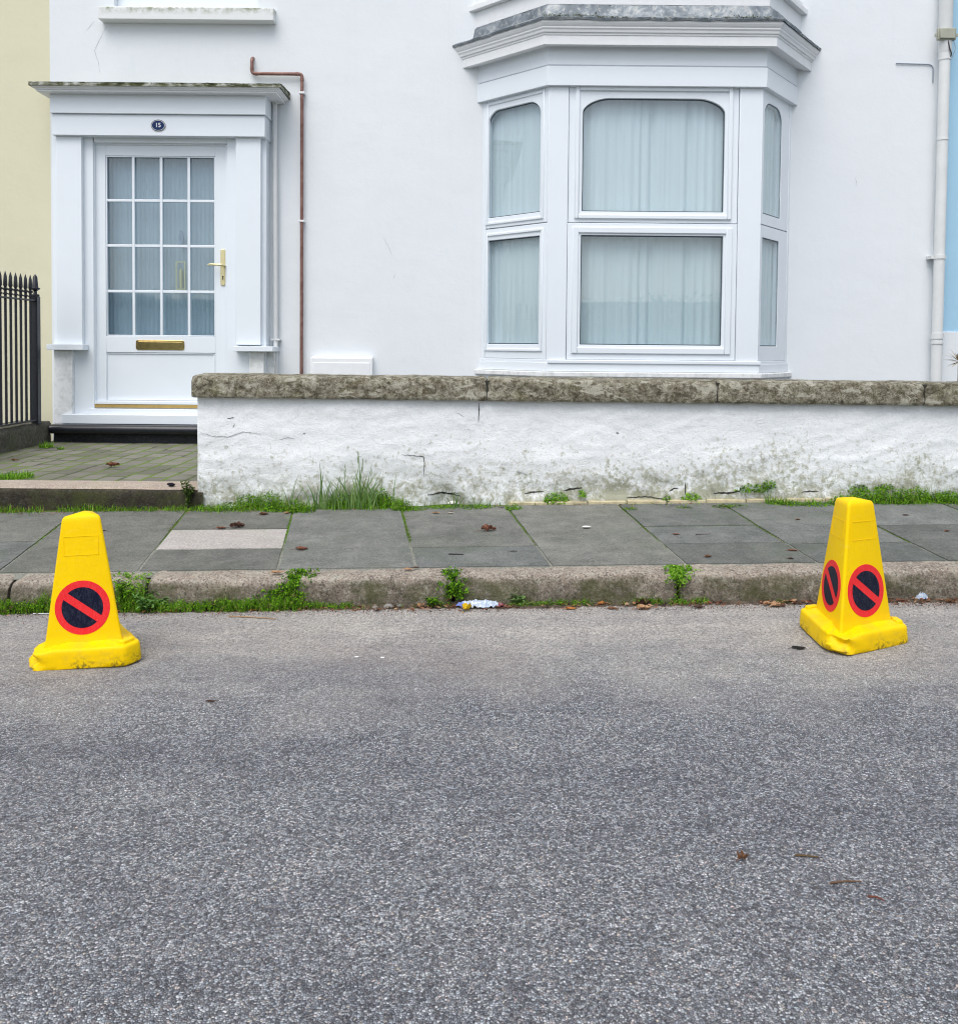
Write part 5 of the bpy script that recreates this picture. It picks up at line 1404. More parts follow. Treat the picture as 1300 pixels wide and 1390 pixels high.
# ------------------------------------------------------------------ grass, moss and weeds
def blade(mb, p, h, w_, lean, az, cols, rnd, segs=3, face=None):
    d = Vector((math.cos(az), math.sin(az), 0)); s = Vector((-d.y, d.x, 0)); vs = []
    if face is not None: s = Vector((math.cos(face), math.sin(face), 0))
    for k in range(segs + 1):
        t_ = k / segs; c_ = Vector(p) + d * lean * t_ * t_ + Vector((0, 0, h * t_ * (1 - 0.15 * t_ * lean / max(h, .01))))
        ww = w_ * (1 - t_) ** 0.7
        if k < segs: vs += [c_ - s * ww, c_ + s * ww]
        else: vs.append(c_)
    fs = [(2 * k, 2 * k + 1, 2 * k + 3, 2 * k + 2) for k in range(segs - 1)] + [(2 * segs - 2, 2 * segs - 1, 2 * segs)]
    cc = rnd.choice(cols); v_ = rnd.uniform(0.7, 1.3)
    mb.add(vs, fs, tuple(v_ * q for q in cc))
def ground_at(px, py, surf):
    return {'road': on_road, 'pave': on_pave}[surf](px, py)
rnd = random.Random(11)
gm = MB()
# strip of short grass where pavement meets step and wall
def strip(mb, x0, x1, y, h, dens, surf='pave', spread=0.02, cols=BRIGHT, w_=0.0018, gaps=True):
    p0, p1 = ground_at(x0, y, surf), ground_at(x1, y, surf); L_ = (p1 - p0).length; n = int(L_ * dens)
    for _ in range(n):
        t_ = rnd.random(); x = p0.x + (p1.x - p0.x) * t_; y_ = p0.y + (p1.y - p0.y) * t_ + rnd.gauss(0, spread)
        k = 0.5 + 0.5 * N(x * 9, y_ * 4, 7)
        if gaps and k < 0.34 + 0.2 * rnd.random(): continue
        z = (pave_z if surf == 'pave' else road_z)(x, y_)
        dead = rnd.random() < 0.10
        blade(mb, (x, y_, z - 0.003), h * rnd.uniform(0.35, 1.1) * (0.5 + k), w_ * rnd.uniform(.7, 1.3), h * rnd.uniform(0, 0.9), rnd.uniform(0, 6.28), [(0.34, 0.28, 0.12), (0.22, 0.16, 0.07)] if dead else cols, rnd)
strip(gm, -40, 58, 694.5, 0.038, 900, gaps=False); strip(gm, 80, 275, 693, 0.040, 1000, gaps=False); strip(gm, 275, 430, 694, 0.045, 700)
strip(gm, 430, 560, 692, 0.05, 500); strip(gm, 560, 700, 688, 0.025, 220); strip(gm, 1040, 1300, 684, 0.038, 700); strip(gm, 720, 1040, 686, 0.02, 120)
strip(gm, 1300, 1700, 681, 0.035, 500); strip(gm, -700, -40, 699, 0.035, 500)
tag(gm.build('grass', 'leaf'), 'short green grass growing along the back edge of the pavement', 'grass', kind='stuff')

mm = MB()
def cushions(mb, pts, surf, cols=GREEN, size=0.0062):
    """pts: (px, py, half width px, height m)"""
    for (px, py, hw, h) in pts:
        p = ground_at(px, py, surf); p.y = min(p.y, YW - 0.045); sc = FPX / p.y; rxm = hw / sc
        n = int(330 * (rxm / 0.05) * (h / 0.04) ** 0.5) + 25
        k = max(1, int(rxm / 0.04))
        for j in range(k):
            cx_ = p.x + (rxm * (2 * (j + .5) / k - 1) if k > 1 else 0); y_ = p.y + rnd.uniform(-0.01, 0.01)
            blob_leaves(mb, (cx_, y_, (pave_z if surf == 'pave' else road_z)(cx_, y_) - 0.004), rxm / k * 1.25 + 0.012, min(0.045, 0.02 + rxm * 0.5), 1.25 * h * rnd.uniform(0.75, 1.15), int(1.5 * n // k), size * (0.62 + h * 4), cols, rnd)
            for _ in range(int(26 * (h / 0.05))):
                a_ = rnd.uniform(-1, 1) * (rxm / k * 1.2 + 0.01); q_ = rnd.uniform(-0.02, 0.015); zz0 = (pave_z if surf == 'pave' else road_z)(cx_, y_)
                blade(mb, (cx_ + a_, y_ + q_, zz0), h * 1.25 * rnd.uniform(.6, 1.35), 0.0016, h * rnd.uniform(0, .8), rnd.uniform(0, 6.28), BRIGHT + [(0.30, 0.27, 0.10)], rnd, 3, rnd.uniform(-.9, .9))
# foot of the garden wall
cushions(mm, [(285, 688, 16, 0.022), (315, 689, 18, 0.035), (352, 690, 30, 0.072), (388, 694, 24, 0.06), (412, 695, 14, 0.04), (455, 690, 22, 0.045), (478, 688, 30, 0.07), (505, 686, 24, 0.082), (528, 688, 14, 0.05), (545, 692, 12, 0.045),
              (560, 691, 16, 0.016), (600, 689, 16, 0.014), (646, 689, 16, 0.018), (697, 692, 8, 0.030), (1055, 684, 10, 0.03), (1075, 686, 14, 0.025), (1110, 686, 18, 0.022), (1150, 683, 20, 0.05), (1180, 682, 26, 0.07), (1210, 683, 22, 0.05), (1235, 682, 24, 0.065), (1262, 682, 24, 0.062), (1292, 682, 20, 0.06), (1320, 682, 22, 0.05), (1350, 682, 26, 0.06), (1400, 681, 30, 0.05)], 'pave')
cushions(mm, [(980, 689, 10, 0.014), (930, 690, 9, 0.012), (855, 691, 8, 0.012), (1000, 687, 14, 0.012)], 'pave', MOSS + GREEN)
# clumps rooted in the wall face
def wall_clump(mb, px, py, hwpx, hpx, n, cols=BRIGHT, size=0.007):
    p = at(px, py, YW - 0.01); sc = FPX / YW
    blob_leaves(mb, (p.x, YW - 0.012, p.z - hpx / sc), hwpx / sc, 0.03, 2 * hpx / sc, n, size, cols, rnd)
wall_clump(mm, 755, 675, 19, 8, 420); wall_clump(mm, 790, 669, 6, 5, 90); wall_clump(mm, 745, 680, 10, 5, 120); wall_clump(mm, 938, 673, 14, 5, 210); wall_clump(mm, 1020, 662, 24, 6, 330, GREEN); wall_clump(mm, 1044, 657, 12, 6, 170, GREEN)
wall_clump(mm, 1165, 662, 16, 5, 260, GREEN); wall_clump(mm, 1200, 660, 14, 4, 160, GREEN); wall_clump(mm, 905, 676, 7, 4, 60, GREEN)
# slab joints
def joint_moss(mb, a, b, n, cols=GREEN, w_=0.008):
    p, q = on_pave(*a), on_pave(*b)
    for _ in range(n):
        t_ = rnd.random(); x = p.x + (q.x - p.x) * t_; y = p.y + (q.y - p.y) * t_
        if N(x * 14, y * 14, 3) < -0.15: continue
        blob_leaves(mb, (x + rnd.gauss(0, w_ * .5), y, pave_z(x, y) - 0.009), w_, 0.012, 0.010, 7, 0.0035, cols, rnd)
MG = [(0.10, 0.18, 0.02), (0.07, 0.13, 0.015), (0.15, 0.23, 0.04), (0.13, 0.13, 0.05)]
joint_moss(mm, (393, 712), (388, 738), 90, BRIGHT); joint_moss(mm, (547, 697), (558, 735), 150, MG); joint_moss(mm, (697, 695), (727, 740), 190, MG, 0.010)
joint_moss(mm, (842, 690), (895, 735), 220, MG, 0.010); joint_moss(mm, (1000, 697), (1070, 740), 220, MG, 0.010); joint_moss(mm, (60, 728), (78, 714), 60, MG); joint_moss(mm, (228, 722), (240, 706), 80, MG)
joint_moss(mm, (1040, 713), (1160, 713), 90, MG, 0.006); joint_moss(mm, (1194, 716), (1240, 738), 90, MG, 0.006); joint_moss(mm, (880, 713), (1000, 712), 70, MG, 0.005)
joint_moss(mm, (50, 732), (62, 728), 40, BRIGHT, 0.012); joint_moss(mm, (544, 697), (549, 712), 100, BRIGHT, 0.014); joint_moss(mm, (391, 700), (394, 712), 60, BRIGHT, 0.014)
# foot of the kerb and kerb joints
def kerb_moss(mb, x0, x1, h, dens, cols=GREEN, size=0.005, back=0.02):
    a = at(x0, 822, YK).x; b = at(x1, 822, YK).x; n = int((b - a) * dens)
    for _ in range(n):
        x = a + (b - a) * rnd.random(); k = 0.55 + 0.6 * N(x * 8, 3, 1)
        if k < 0.25: continue
        y = YK - 0.008 - rnd.random() * back
        hh_ = h * k
        blob_leaves(mb, (x, y + 0.012 * rnd.random(), road_z(x, y) - 0.003 + hh_ * 0.75 * rnd.random()), 0.016, 0.016, 0.018 + 0.25 * hh_, 13, size * 0.72, cols if rnd.random() > .06 else [(0.22, 0.17, 0.07), (0.12, 0.09, 0.04)], rnd)
        if rnd.random() < .5: blade(mb, (x, y - 0.005, road_z(x, y)), 0.02 + hh_ * rnd.uniform(.6, 1.5), 0.0012, 0.02 + hh_ * rnd.uniform(0, .7), rnd.uniform(0, 6.28), BRIGHT + [(0.28, 0.25, 0.10)], rnd, 3, rnd.uniform(-.9, .9))
kerb_moss(mm, -40, 80, 0.085, 900, GREEN, 0.006, 0.035); kerb_moss(mm, 150, 200, 0.13, 900, GREEN, 0.006, 0.03); kerb_moss(mm, 190, 250, 0.07, 700, BRIGHT, 0.006, 0.035); kerb_moss(mm, 240, 330, 0.050, 700, GREEN, 0.006, 0.035); kerb_moss(mm, 300, 412, 0.072, 900, GREEN, 0.006, 0.04); kerb_moss(mm, 345, 405, 0.105, 520, GREEN, 0.006, 0.03); kerb_moss(mm, 410, 480, 0.036, 420)
kerb_moss(mm, 690, 800, 0.016, 160, MG, 0.004); kerb_moss(mm, 800, 870, 0.02, 90, MG, 0.004); kerb_moss(mm, 860, 960, 0.030, 300); kerb_moss(mm, 690, 800, 0.022, 260, GREEN, 0.005); kerb_moss(mm, 580, 612, 0.035, 160); kerb_moss(mm, 1040, 1075, 0.018, 110, MG)
kerb_moss(mm, 480, 580, 0.006, 100, MG, 0.0035); kerb_moss(mm, -300, -20, 0.035, 150)
def kerb_joint(mb, px, wpx, z0, z1, n, lean=0.0, cols=GREEN):
    x = at(px, 800, YK).x; w_ = wpx / (FPX / YK)
    for _ in range(n):
        t_ = rnd.random(); z = z0 + (z1 - z0) * t_; back = max(0, z - 0.085) * 1.4
        blob_leaves(mb, (x + lean * (t_ - .5) + rnd.gauss(0, w_ * .45), YK - 0.004 + back + rnd.uniform(-0.008, 0.01), grade(x) + z), 0.010, 0.012, 0.013, 8, 0.0055, cols, rnd)
kerb_joint(mm, 394, 22, 0.0, 0.135, 330, 0.05); kerb_joint(mm, 615, 17, 0.03, 0.130, 150, -0.03); kerb_joint(mm, 919, 17, 0.08, 0.130, 80, 0, BRIGHT); kerb_joint(mm, 922, 24, 0.095, 0.13, 110, 0, BRIGHT); kerb_joint(mm, 923, 7, 0.02, 0.11, 24, 0, MOSS + GREEN); kerb_joint(mm, 178, 24, 0.0, 0.130, 150, -0.02, BRIGHT)
kerb_joint(mm, 372, 18, 0.0, 0.07, 90); kerb_joint(mm, 1165, 8, 0.04, 0.13, 40)
tag(mm.build('moss', 'leaf'), 'green moss cushions along kerb, slab joints and wall foot', 'moss', kind='stuff')

# path weeds
def path_patch(px, py, hw, n, label, h=0.03, z=LV, cat='weed', cols=BRIGHT):
    p = on_level(px, py, z); mb = MB(); rx_ = hw / (FPX / p.y)
    for _ in range(n):
        a = rnd.uniform(0, 6.28); r = math.sqrt(rnd.random()); x, y = p.x + rx_ * r * math.cos(a), p.y + min(rx_, 0.12) * r * math.sin(a)
        blade(mb, (x, y, z - 0.002), h * rnd.uniform(.3, 1.1), 0.0025, h * rnd.uniform(.1, 1), rnd.uniform(0, 6.28), cols, rnd)
    blob_leaves(mb, (p.x, p.y, z - 0.003), rx_ * .8, min(rx_, .1), h * .4, n // 2, 0.006, cols, rnd)
    o = mb.build('grass_tuft', 'leaf'); origin_to(o, (p.x, p.y, z)); tag(o, label, cat); return o
path_patch(18, 648, 26, 420, 'low grass tuft sprawling at the left end of the granite step', 0.04)
path_patch(62, 607, 9, 120, 'small green weed in the corner of dwarf wall and black plinth', 0.05)
path_patch(82, 609, 5, 50, 'tiny green weed at the foot of the black plinth', 0.025)
# bushy weed at the left corner of the garden wall
def leaf_shape(mb, p, L_, W_, az, tilt, c_, curl=0.2):
    d = Vector((math.cos(az) * math.cos(tilt), math.sin(az) * math.cos(tilt), math.sin(tilt))); s = Vector((-math.sin(az), math.cos(az), 0)); u = s.cross(d)
    if u.z < 0: u = -u
    P = []
    for t_, w_ in ((0, 0.05), (0.25, 0.75), (0.55, 1.0), (0.8, 0.6), (1.0, 0.0)):
        c = Vector(p) + d * L_ * t_ - u * curl * L_ * t_ * t_
        P.append((c, w_ * W_ / 2))
    vs = []
    for c, w_ in P: vs += [c - s * w_ + u * w_ * .35, c, c + s * w_ + u * w_ * .35]
    fs = []
    for k in range(4):
        for j in range(2): fs.append((3 * k + j, 3 * k + j + 1, 3 * k + 4 + j, 3 * k + 3 + j))
    mb.add(vs, fs, c_)
def bushy(name, label, base, R_, H_, n, L_, W_, cols, cat='weed', stems=6):
    mb = MB(); sm = MB(); base = Vector(base)
    tips = []
    for k in range(stems):
        a = rnd.uniform(0, 6.28); r = R_ * rnd.uniform(.2, 1); top = base + Vector((r * math.cos(a), r * math.sin(a) * .7, H_ * rnd.uniform(.5, 1)))
        mid = base + (top - base) * .5 + Vector((0, 0, H_ * .1)); sm.tube([base, mid, top], [0.0018, 0.0014, 0.0008], 5); tips.append((mid, top))
    for k in range(n):
        m_, t_ = rnd.choice(tips); q = rnd.random(); p = (base * (1 - q) + m_ * q) if rnd.random() < .3 else m_ * (1 - q) + t_ * q
        c = rnd.choice(cols); v_ = rnd.uniform(.7, 1.3); leaf_shape(mb, p, L_ * rnd.uniform(.6, 1.2), W_ * rnd.uniform(.7, 1.2), rnd.uniform(0, 6.28), rnd.uniform(-.2, .9), tuple(v_ * i for i in c))
    root = empty(name, base, label, cat)
    mb.build('leaves', 'leaf', root); sm.add([], []); 
    st = sm; st.c = [(0.10, 0.16, 0.04)] * len(st.f); st.build('stems', 'leaf', root)
    return root
p = on_pave(267, 682); bushy('corner_weed', 'bushy green weed in the corner between granite step and garden wall', (p.x, YW - 0.02, p.z + 0.02), 0.055, 0.14, 240, 0.020, 0.012, [(0.09, 0.15, 0.03), (0.13, 0.20, 0.05), (0.07, 0.10, 0.03)], stems=10)
p = on_road(205, 826); bushy('leafy_weed', 'bright leafy weed at the kerb foot just right of the left cone', (p.x, YK - 0.03, p.z), 0.085, 0.075, 210, 0.026, 0.011, [(0.13, 0.27, 0.07), (0.17, 0.33, 0.09), (0.10, 0.22, 0.05)], stems=14)
p = on_road(178, 822); bushy('leafy_weed', 'dark green weed pushing out of the kerb joint behind the left cone', (p.x, YK - 0.01, p.z + 0.03), 0.06, 0.10, 180, 0.018, 0.010, GREEN, stems=12)
p = on_road(701, 822); bushy('leafy_weed', 'small pale green weed at the kerb foot right of the plastic wrapper', (p.x, YK - 0.015, p.z), 0.045, 0.05, 90, 0.018, 0.009, [(0.15, 0.27, 0.08), (0.20, 0.33, 0.11)], stems=9)
p = on_road(586, 822); bushy('leafy_weed', 'low dark green weed among dead leaves left of the wrapper', (p.x, YK - 0.02, p.z), 0.045, 0.045, 110, 0.018, 0.009, GREEN, stems=9)
p = on_road(300, 826); bushy('leafy_weed', 'spindly yellow green weed beside the star shaped leaf at the kerb', (p.x, YK - 0.03, p.z), 0.03, 0.05, 26, 0.026, 0.005, [(0.26, 0.34, 0.06), (0.2, 0.3, 0.06)], stems=8)
p = on_pave(565, 684); 
# tall grass in front of the wall
def tall_grass(label, px, py, spec, seed):
    r2 = random.Random(seed); p = on_pave(px, py); root = empty('tall_grass', p, label, 'grass tuft'); mb = MB(); sc = FPX / YW
    for (dxp, hpx, w_, lean) in spec:
        q = Vector((p.x + dxp / sc, YW - 0.075 + r2.uniform(-.02, .02), p.z)); d = 0 if lean > 0 else math.pi
        cc = r2.choice([(0.14, 0.25, 0.07), (0.18, 0.29, 0.09), (0.10, 0.20, 0.05)])
        blade(mb, q, hpx / sc, w_ * 1.9, abs(lean) / sc, d + r2.uniform(-.3, .3), [cc], r2, 7, r2.uniform(-.8, .8))
    mb.build('blades', 'leaf', root)
    return root
o = tall_grass('tall grass tuft standing against the wall above the moss cushion', 490, 689,
           [(0, 82, 0.0022, -3), (-2, 70, 0.0028, 6), (3, 55, 0.0025, 22), (6, 48, 0.003, 28), (-18, 62, 0.0022, -5), (-14, 50, 0.003, -18), (-22, 45, 0.0028, -26), (12, 40, 0.003, 18), (-8, 66, 0.002, 8), (2, 60, 0.0022, -14), (-28, 36, 0.003, -12),
            (8, 68, 0.002, 10), (28, 50, 0.0014, 2), (18, 36, 0.0028, 16), (-34, 40, 0.0022, -16), (-5, 45, 0.003, -8), (5, 38, 0.003, 8), (0, 52, 0.0025, 12), (14, 56, 0.002, 16), (-12, 42, 0.0028, 6)] + [(random.gauss(0, 16), random.uniform(22, 52), 0.0022, random.choice((-1, 1)) * random.uniform(3, 24)) for _ in range(46)], 5)
# seed heads
mb = MB(); sc = FPX / YW; bp_ = on_pave(490, 689)
for (dxp, hpx) in ((-3, 76), (3, 66), (-20, 58), (15, 52)):
    for k in range(18):
        z = bp_.z + (hpx - 16 * k / 18) / sc; blade(mb, (bp_.x + dxp / sc + rnd.gauss(0, .0015), YW - 0.08, z), 0.016, 0.0018, 0.005, rnd.uniform(0, 6.28), [(0.22, 0.30, 0.13)], rnd, 2)
mb.build('seed_heads', 'leaf', o)
tall_grass('broad bladed grass tuft at the wall foot left of the tallest tuft', 436, 692, [(0, 66, 0.0035, -3), (-2, 52, 0.004, 5), (5, 44, 0.0035, 10), (-8, 40, 0.003, -14), (2, 34, 0.0035, -8), (-14, 44, 0.002, -22), (9, 36, 0.003, 16)] + [(random.gauss(-2, 8), random.uniform(18, 40), 0.0022, random.choice((-1, 1)) * random.uniform(3, 16)) for _ in range(14)], 6)
tall_grass('thin grass wisps against the wall above the left moss', 395, 694, [(0, 44, 0.0018, 8), (-6, 34, 0.002, -10), (4, 38, 0.0015, 16), (-3, 50, 0.0014, 12)], 8)
tall_grass('small grass tuft in the broken wall foot beside the white pebble', 617, 684, [(0, 24, 0.002, -3), (3, 22, 0.0022, 5), (-4, 18, 0.0022, -10), (6, 16, 0.002, 10), (2, 20, 0.002, 2), (-1, 26, 0.0015, 3)], 9)
tall_grass('grass wisps at the wall foot right of the white pebble', 645, 685, [(0, 20, 0.0018, -8), (5, 15, 0.002, 10), (-3, 12, 0.002, -10), (10, 12, 0.0018, 12), (15, 10, 0.002, 6)], 10)
tall_grass('lone thin grass stems under the wall left of the right cone', 1020, 668, [(0, 30, 0.0014, -2), (2, 24, 0.0016, 4), (-3, 20, 0.0014, -6), (6, 14, 0.0018, 8)], 12)

# dry plant behind the wall at the far right
bp_ = at(1302, 491, 6.6); mb = MB()
for k in range(46):
    a = rnd.uniform(0, 6.28); t_ = rnd.uniform(-.5, 1.0); L_ = rnd.uniform(.06, .12)
    leaf_shape(mb, bp_, L_, 0.009, a, t_, rnd.choice([(0.30, 0.22, 0.12), (0.38, 0.30, 0.16), (0.20, 0.17, 0.08)]), .1)
sp = empty('dry_plant', (bp_.x, bp_.y, LV), 'dry brown spiky plant top poking in above the coping at the right edge', 'plant')
mb.build('dry_leaves', 'dead_leaf', sp); mb = MB(); mb.tube([(bp_.x + .01, bp_.y, LV - .05), (bp_.x, bp_.y, bp_.z)], [0.016, 0.011], 8); mb.c = [(0.14, 0.10, 0.06)] * len(mb.f); mb.build('stem', 'dead_leaf', sp)

# ------------------------------------------------------------------ fallen leaves, twigs, litter: each its own thing
BR = {'dark': (0.085, 0.045, 0.034), 'red': (0.19, 0.085, 0.055), 'brown': (0.17, 0.085, 0.045), 'tan': (0.38, 0.23, 0.13), 'orange': (0.42, 0.17, 0.05), 'yellow': (0.70, 0.47, 0.02), 'pale': (0.5, 0.45, 0.36), 'black': (0.02, 0.018, 0.018), 'white': (0.75, 0.75, 0.73)}
def fallen(px, py, surf, size, colr, label, curl=0.6, az=None, z=None, star=False, wr=0.55):
    if surf == 'road': p = on_road(px, py); 
    elif surf == 'pave': p = on_pave(px, py)
    elif surf == 'kerb': p = on_level(px, py, KH + grade(at(px, py, YK).x)); p.z += 0.004
    else: p = on_level(px, py, LV)
    r2 = random.Random(int(px * 7 + py)); az = r2.uniform(0, 6.28) if az is None else az
    L_ = size * 1.0; nu, nv = 10, 6; mb = MB(); vs = []; c0 = BR[colr]
    for i in range(nu + 1):
        t_ = i / nu
        w_ = wr * L_ * 0.5 * (math.sin(math.pi * t_ ** 0.8) ** 0.75)
        if star: w_ *= 0.45 + 0.9 * abs(math.sin(t_ * math.pi * 2.5))
        for j in range(nv + 1):
            s_ = 2 * j / nv - 1
            x = (t_ - .5) * L_; y = s_ * w_ * (1 + 0.55 * N(t_ * 6, s_ * 2, px) + 0.3 * N(t_ * 15, s_ * 3, px)) + 0.12 * L_ * N(t_ * 2.5, 0, px)
            z_ = curl * L_ * (0.35 * s_ * s_ * (w_ / L_) * 2 + 0.25 * (t_ - .5) ** 2 + 0.16 * N(t_ * 4, s_ * 3, px)) * 1.5 + 0.004
            vs.append((x * math.cos(az) - y * math.sin(az), x * math.sin(az) + y * math.cos(az), z_))
    fs = []; 
    for i in range(nu):
        for j in range(nv):
            v_ = r2.uniform(.75, 1.3); mb.add([vs[i * 7 + j], vs[i * 7 + j + 1], vs[(i + 1) * 7 + j + 1], vs[(i + 1) * 7 + j]], [(0, 1, 2, 3)], tuple(min(1, v_ * q) for q in c0))
    lo_ = min(v[2] for v in mb.v); mb.v = [(v[0], v[1], v[2] - lo_ + 0.002) for v in mb.v]
    mb.tube([(-L_ * .5 * math.cos(az), -L_ * .5 * math.sin(az), 0.005), (-L_ * .8 * math.cos(az + .2), -L_ * .8 * math.sin(az + .2), 0.004)], 0.0009, 4); 
    for k in range(len(mb.c)):
        if mb.c[k] is None: mb.c[k] = c0
    o = mb.build('fallen_leaf', 'dead_leaf'); o.location = p
    return tag(o, label, 'leaf', 'fallen leaves on pavement and road')
LV_ = [
 (322, 716.5, 'pave', 0.075, 'dark', 'dark red curled leaf lying on the upper edge of the pale slab', .9, 0.2), (300, 718, 'pave', 0.05, 'red', 'flat reddish leaf at the back edge of the pale slab', .4, 0.1),
 (409, 747, 'pave', 0.062, 'red', 'red brown leaf lying on the dark slab right of the pale slab', .5, 0), (663, 721, 'pave', 0.075, 'red', 'red brown leaf with raised tip mid pavement above the wrapper', .9, 0.1),
 (918, 726, 'pave', 0.035, 'red', 'small faded red leaf on the slab above the right kerb moss', .3, 0), (961, 757, 'pave', 0.036, 'brown', 'small brown leaf near the kerb edge right of the kerb moss', .6, .3),
 (358, 699, 'pave', 0.055, 'brown', 'brown leaf at the edge of the largest moss patch', .5, .4), (390, 697, 'pave', 0.04, 'tan', 'tan leaf tucked under the moss left of the tall grass', .4, .9), (437, 690, 'pave', 0.05, 'orange', 'orange brown leaf between the two moss cushions', .9, 1.2),
 (342, 684, 'pave', 0.045, 'dark', 'dark leaf lodged on top of the left moss cushion', .8, .3), (592, 697, 'pave', 0.04, 'tan', 'tan leaf on the pavement below the broken wall foot', .3, .1), (1077, 748, 'pave', 0.055, 'red', 'thin red leaf on the slab left of the right cone', .3, 0.05),
 (1073, 759, 'pave', 0.03, 'dark', 'dark leaf scrap at the kerb edge left of the right cone', .3, 0), (1285, 722, 'pave', 0.03, 'red', 'small red leaf on the slab at the right edge', .6, .4), (1083, 706, 'pave', 0.03, 'brown', 'brown leaf speck below the wall foot left of the right cone', .4, .4),
 (1229, 700, 'pave', 0.03, 'dark', 'dark leaf scrap on the slab right of the right cone', .4, 0), (612, 697, 'pave', 0.03, 'pale', 'pale dry leaf beside the white pebble', .2, 0.2), (141, 721, 'pave', 0.022, 'dark', 'dark leaf scrap just right of the left cone top', .4, 0),
 (376, 780, 'kerb', 0.052, 'tan', 'tan leaf lying on the kerb top left of the kerb moss', .4, .1), (554, 775, 'kerb', 0.04, 'tan', 'tan leaf on the kerb top below the middle joint', .3, 0), (565, 773, 'kerb', 0.03, 'dark', 'dark leaf on the kerb top beside a tan one', .4, .3),
 (258, 824, 'road', 0.065, 'tan', 'long tan leaf in the gutter right of the leafy weed', .6, .3), (284, 823, 'road', 0.07, 'brown', 'star shaped brown leaf standing in the gutter', 1.0, 1.2), (322, 825, 'road', 0.035, 'brown', 'small brown leaf in the gutter right of the star shaped leaf', .7, .5),
 (347, 829, 'road', 0.055, 'orange', 'flat orange leaf in the gutter above the twig', .25, 0), (382, 828, 'road', 0.03, 'tan', 'small tan leaf beside the white scrap in the gutter', .4, .5), (417, 821, 'road', 0.045, 'tan', 'upright tan leaf in the gutter below the kerb joint moss', 1.0, 2.4),
 (234, 831, 'road', 0.045, 'orange', 'orange leaf at the gutter edge below the leafy weed', .4, -.3), (170, 823, 'road', 0.06, 'brown', 'glossy brown leaf in the weeds right of the left cone', .9, .2), (571, 826, 'road', 0.045, 'tan', 'tan upright leaf in the gutter left of the wrapper', 1.1, 1.4),
 (585, 818, 'road', 0.045, 'yellow', 'yellow brown leaf among weeds left of the wrapper', .9, .8), (609, 820, 'road', 0.085, 'tan', 'large pinkish tan leaf standing at the left end of the wrapper', 1.2, 1.3), (613, 811, 'road', 0.075, 'brown', 'curled brown leaf leaning on the kerb behind the wrapper', 1.3, .4),
 (634, 829, 'road', 0.055, 'yellow', 'bright yellow leaf in front of the wrapper', 1.2, 1.0), (672, 824, 'road', 0.05, 'dark', 'dark red leaf at the right end of the wrapper', .8, .1), (688, 826, 'road', 0.035, 'red', 'small red leaf between wrapper and pale green weed', .4, .1),
 (719, 822, 'road', 0.07, 'pale', 'pale dry leaf at the kerb foot right of the small weed', .6, 0.1), (775, 827, 'road', 0.05, 'orange', 'flat pinkish leaf in the middle of the gutter', .2, 0), (817, 822, 'road', 0.04, 'orange', 'orange leaf in the gutter below the middle kerb stone', .8, .3),
 (832, 827, 'road', 0.045, 'brown', 'flat brown leaf in the gutter right of an orange leaf', .2, 0), (873, 822, 'road', 0.065, 'dark', 'dark curled leaf on top of another leaf by the right kerb moss', 1.0, .1), (874, 827, 'road', 0.065, 'tan', 'tan leaf under a dark curled one by the right kerb moss', .5, .05),
 (951, 818, 'road', 0.05, 'red', 'red leaf leaning upright in the gutter right of the kerb moss', 1.1, .6), (949, 826, 'road', 0.045, 'dark', 'dark flat leaf on the road below the leaning red leaf', .4, 0), (976, 816, 'road', 0.06, 'dark', 'dark brown crumpled leaf in the gutter right of the kerb moss', 1.2, .8),
 (1044, 822, 'road', 0.05, 'tan', 'tan leaf in the gutter left of the right cone', .6, 0), (1056, 824, 'road', 0.06, 'tan', 'crumpled tan leaf nearest the right cone in the gutter', .7, .2), (1066, 812, 'road', 0.07, 'red', 'red brown leaf leaning on the kerb behind the right cone', 1.0, .2),
 (1208, 815, 'road', 0.045, 'brown', 'brown leaf in the gutter just right of the right cone', .8, .4), (1222, 817, 'road', 0.04, 'red', 'red leaf in the gutter right of the right cone', .6, .1), (1290, 818, 'road', 0.045, 'brown', 'brown leaf in the gutter at the right edge', .5, .2),
 (1084, 881, 'road', 0.05, 'black', 'black flat scrap of leaf on the road beside the right cone', .2, 0), (153, 634, 'path', 0.085, 'red', 'red brown leaf lying on the block path before the door', .8, .3), (20, 626, 'path', 0.05, 'brown', 'brown leaf at the dwarf wall foot on the path', .6, .3),
 (1008, 1168, 'road', 0.026, 'brown', 'ragged brown leaf alone on the road in the lower right', 1.3, .4), (285, 953, 'road', 0.032, 'dark', 'thin dark leaf alone on the road below the left cone', .3, 3.0), (697, 749, 'pave', 0.035, 'black', 'thin black scrap on the slab crossing the middle joint', .2, 0)]
for (px, py, s_, z_, c_, lab, cu, az) in LV_: fallen(px, py, s_, z_, c_, lab, cu, az, star='star' in lab or 'ragged' in lab, wr=0.35 if 'thin' in lab else 0.55)
def twig(name, pts, surf, r_, colr, label, cat='twig'):
    P = []
    for (px, py) in pts:
        p = (on_road if surf == 'road' else on_pave)(px, py); P.append((p.x, p.y, p.z + r_ + 0.001))
    mb = MB(); Q = []
    for a, b in zip(P, P[1:]):
        for k in range(6): t_ = k / 6; Q.append(tuple(a[i] + (b[i] - a[i]) * t_ + (0.0015 * N(a[0] * 50 + k, i, 3)) for i in range(3)))
    Q.append(P[-1]); mb.tube(Q, [r_ * (1 - 0.4 * k / len(Q)) for k in range(len(Q))], 6); mb.c = [tuple(v * random.uniform(.8, 1.2) for v in BR[colr])] * len(mb.f)
    o = mb.build(name, 'dead_leaf', smooth=True); origin_to(o, P[0]); tag(o, label, cat)
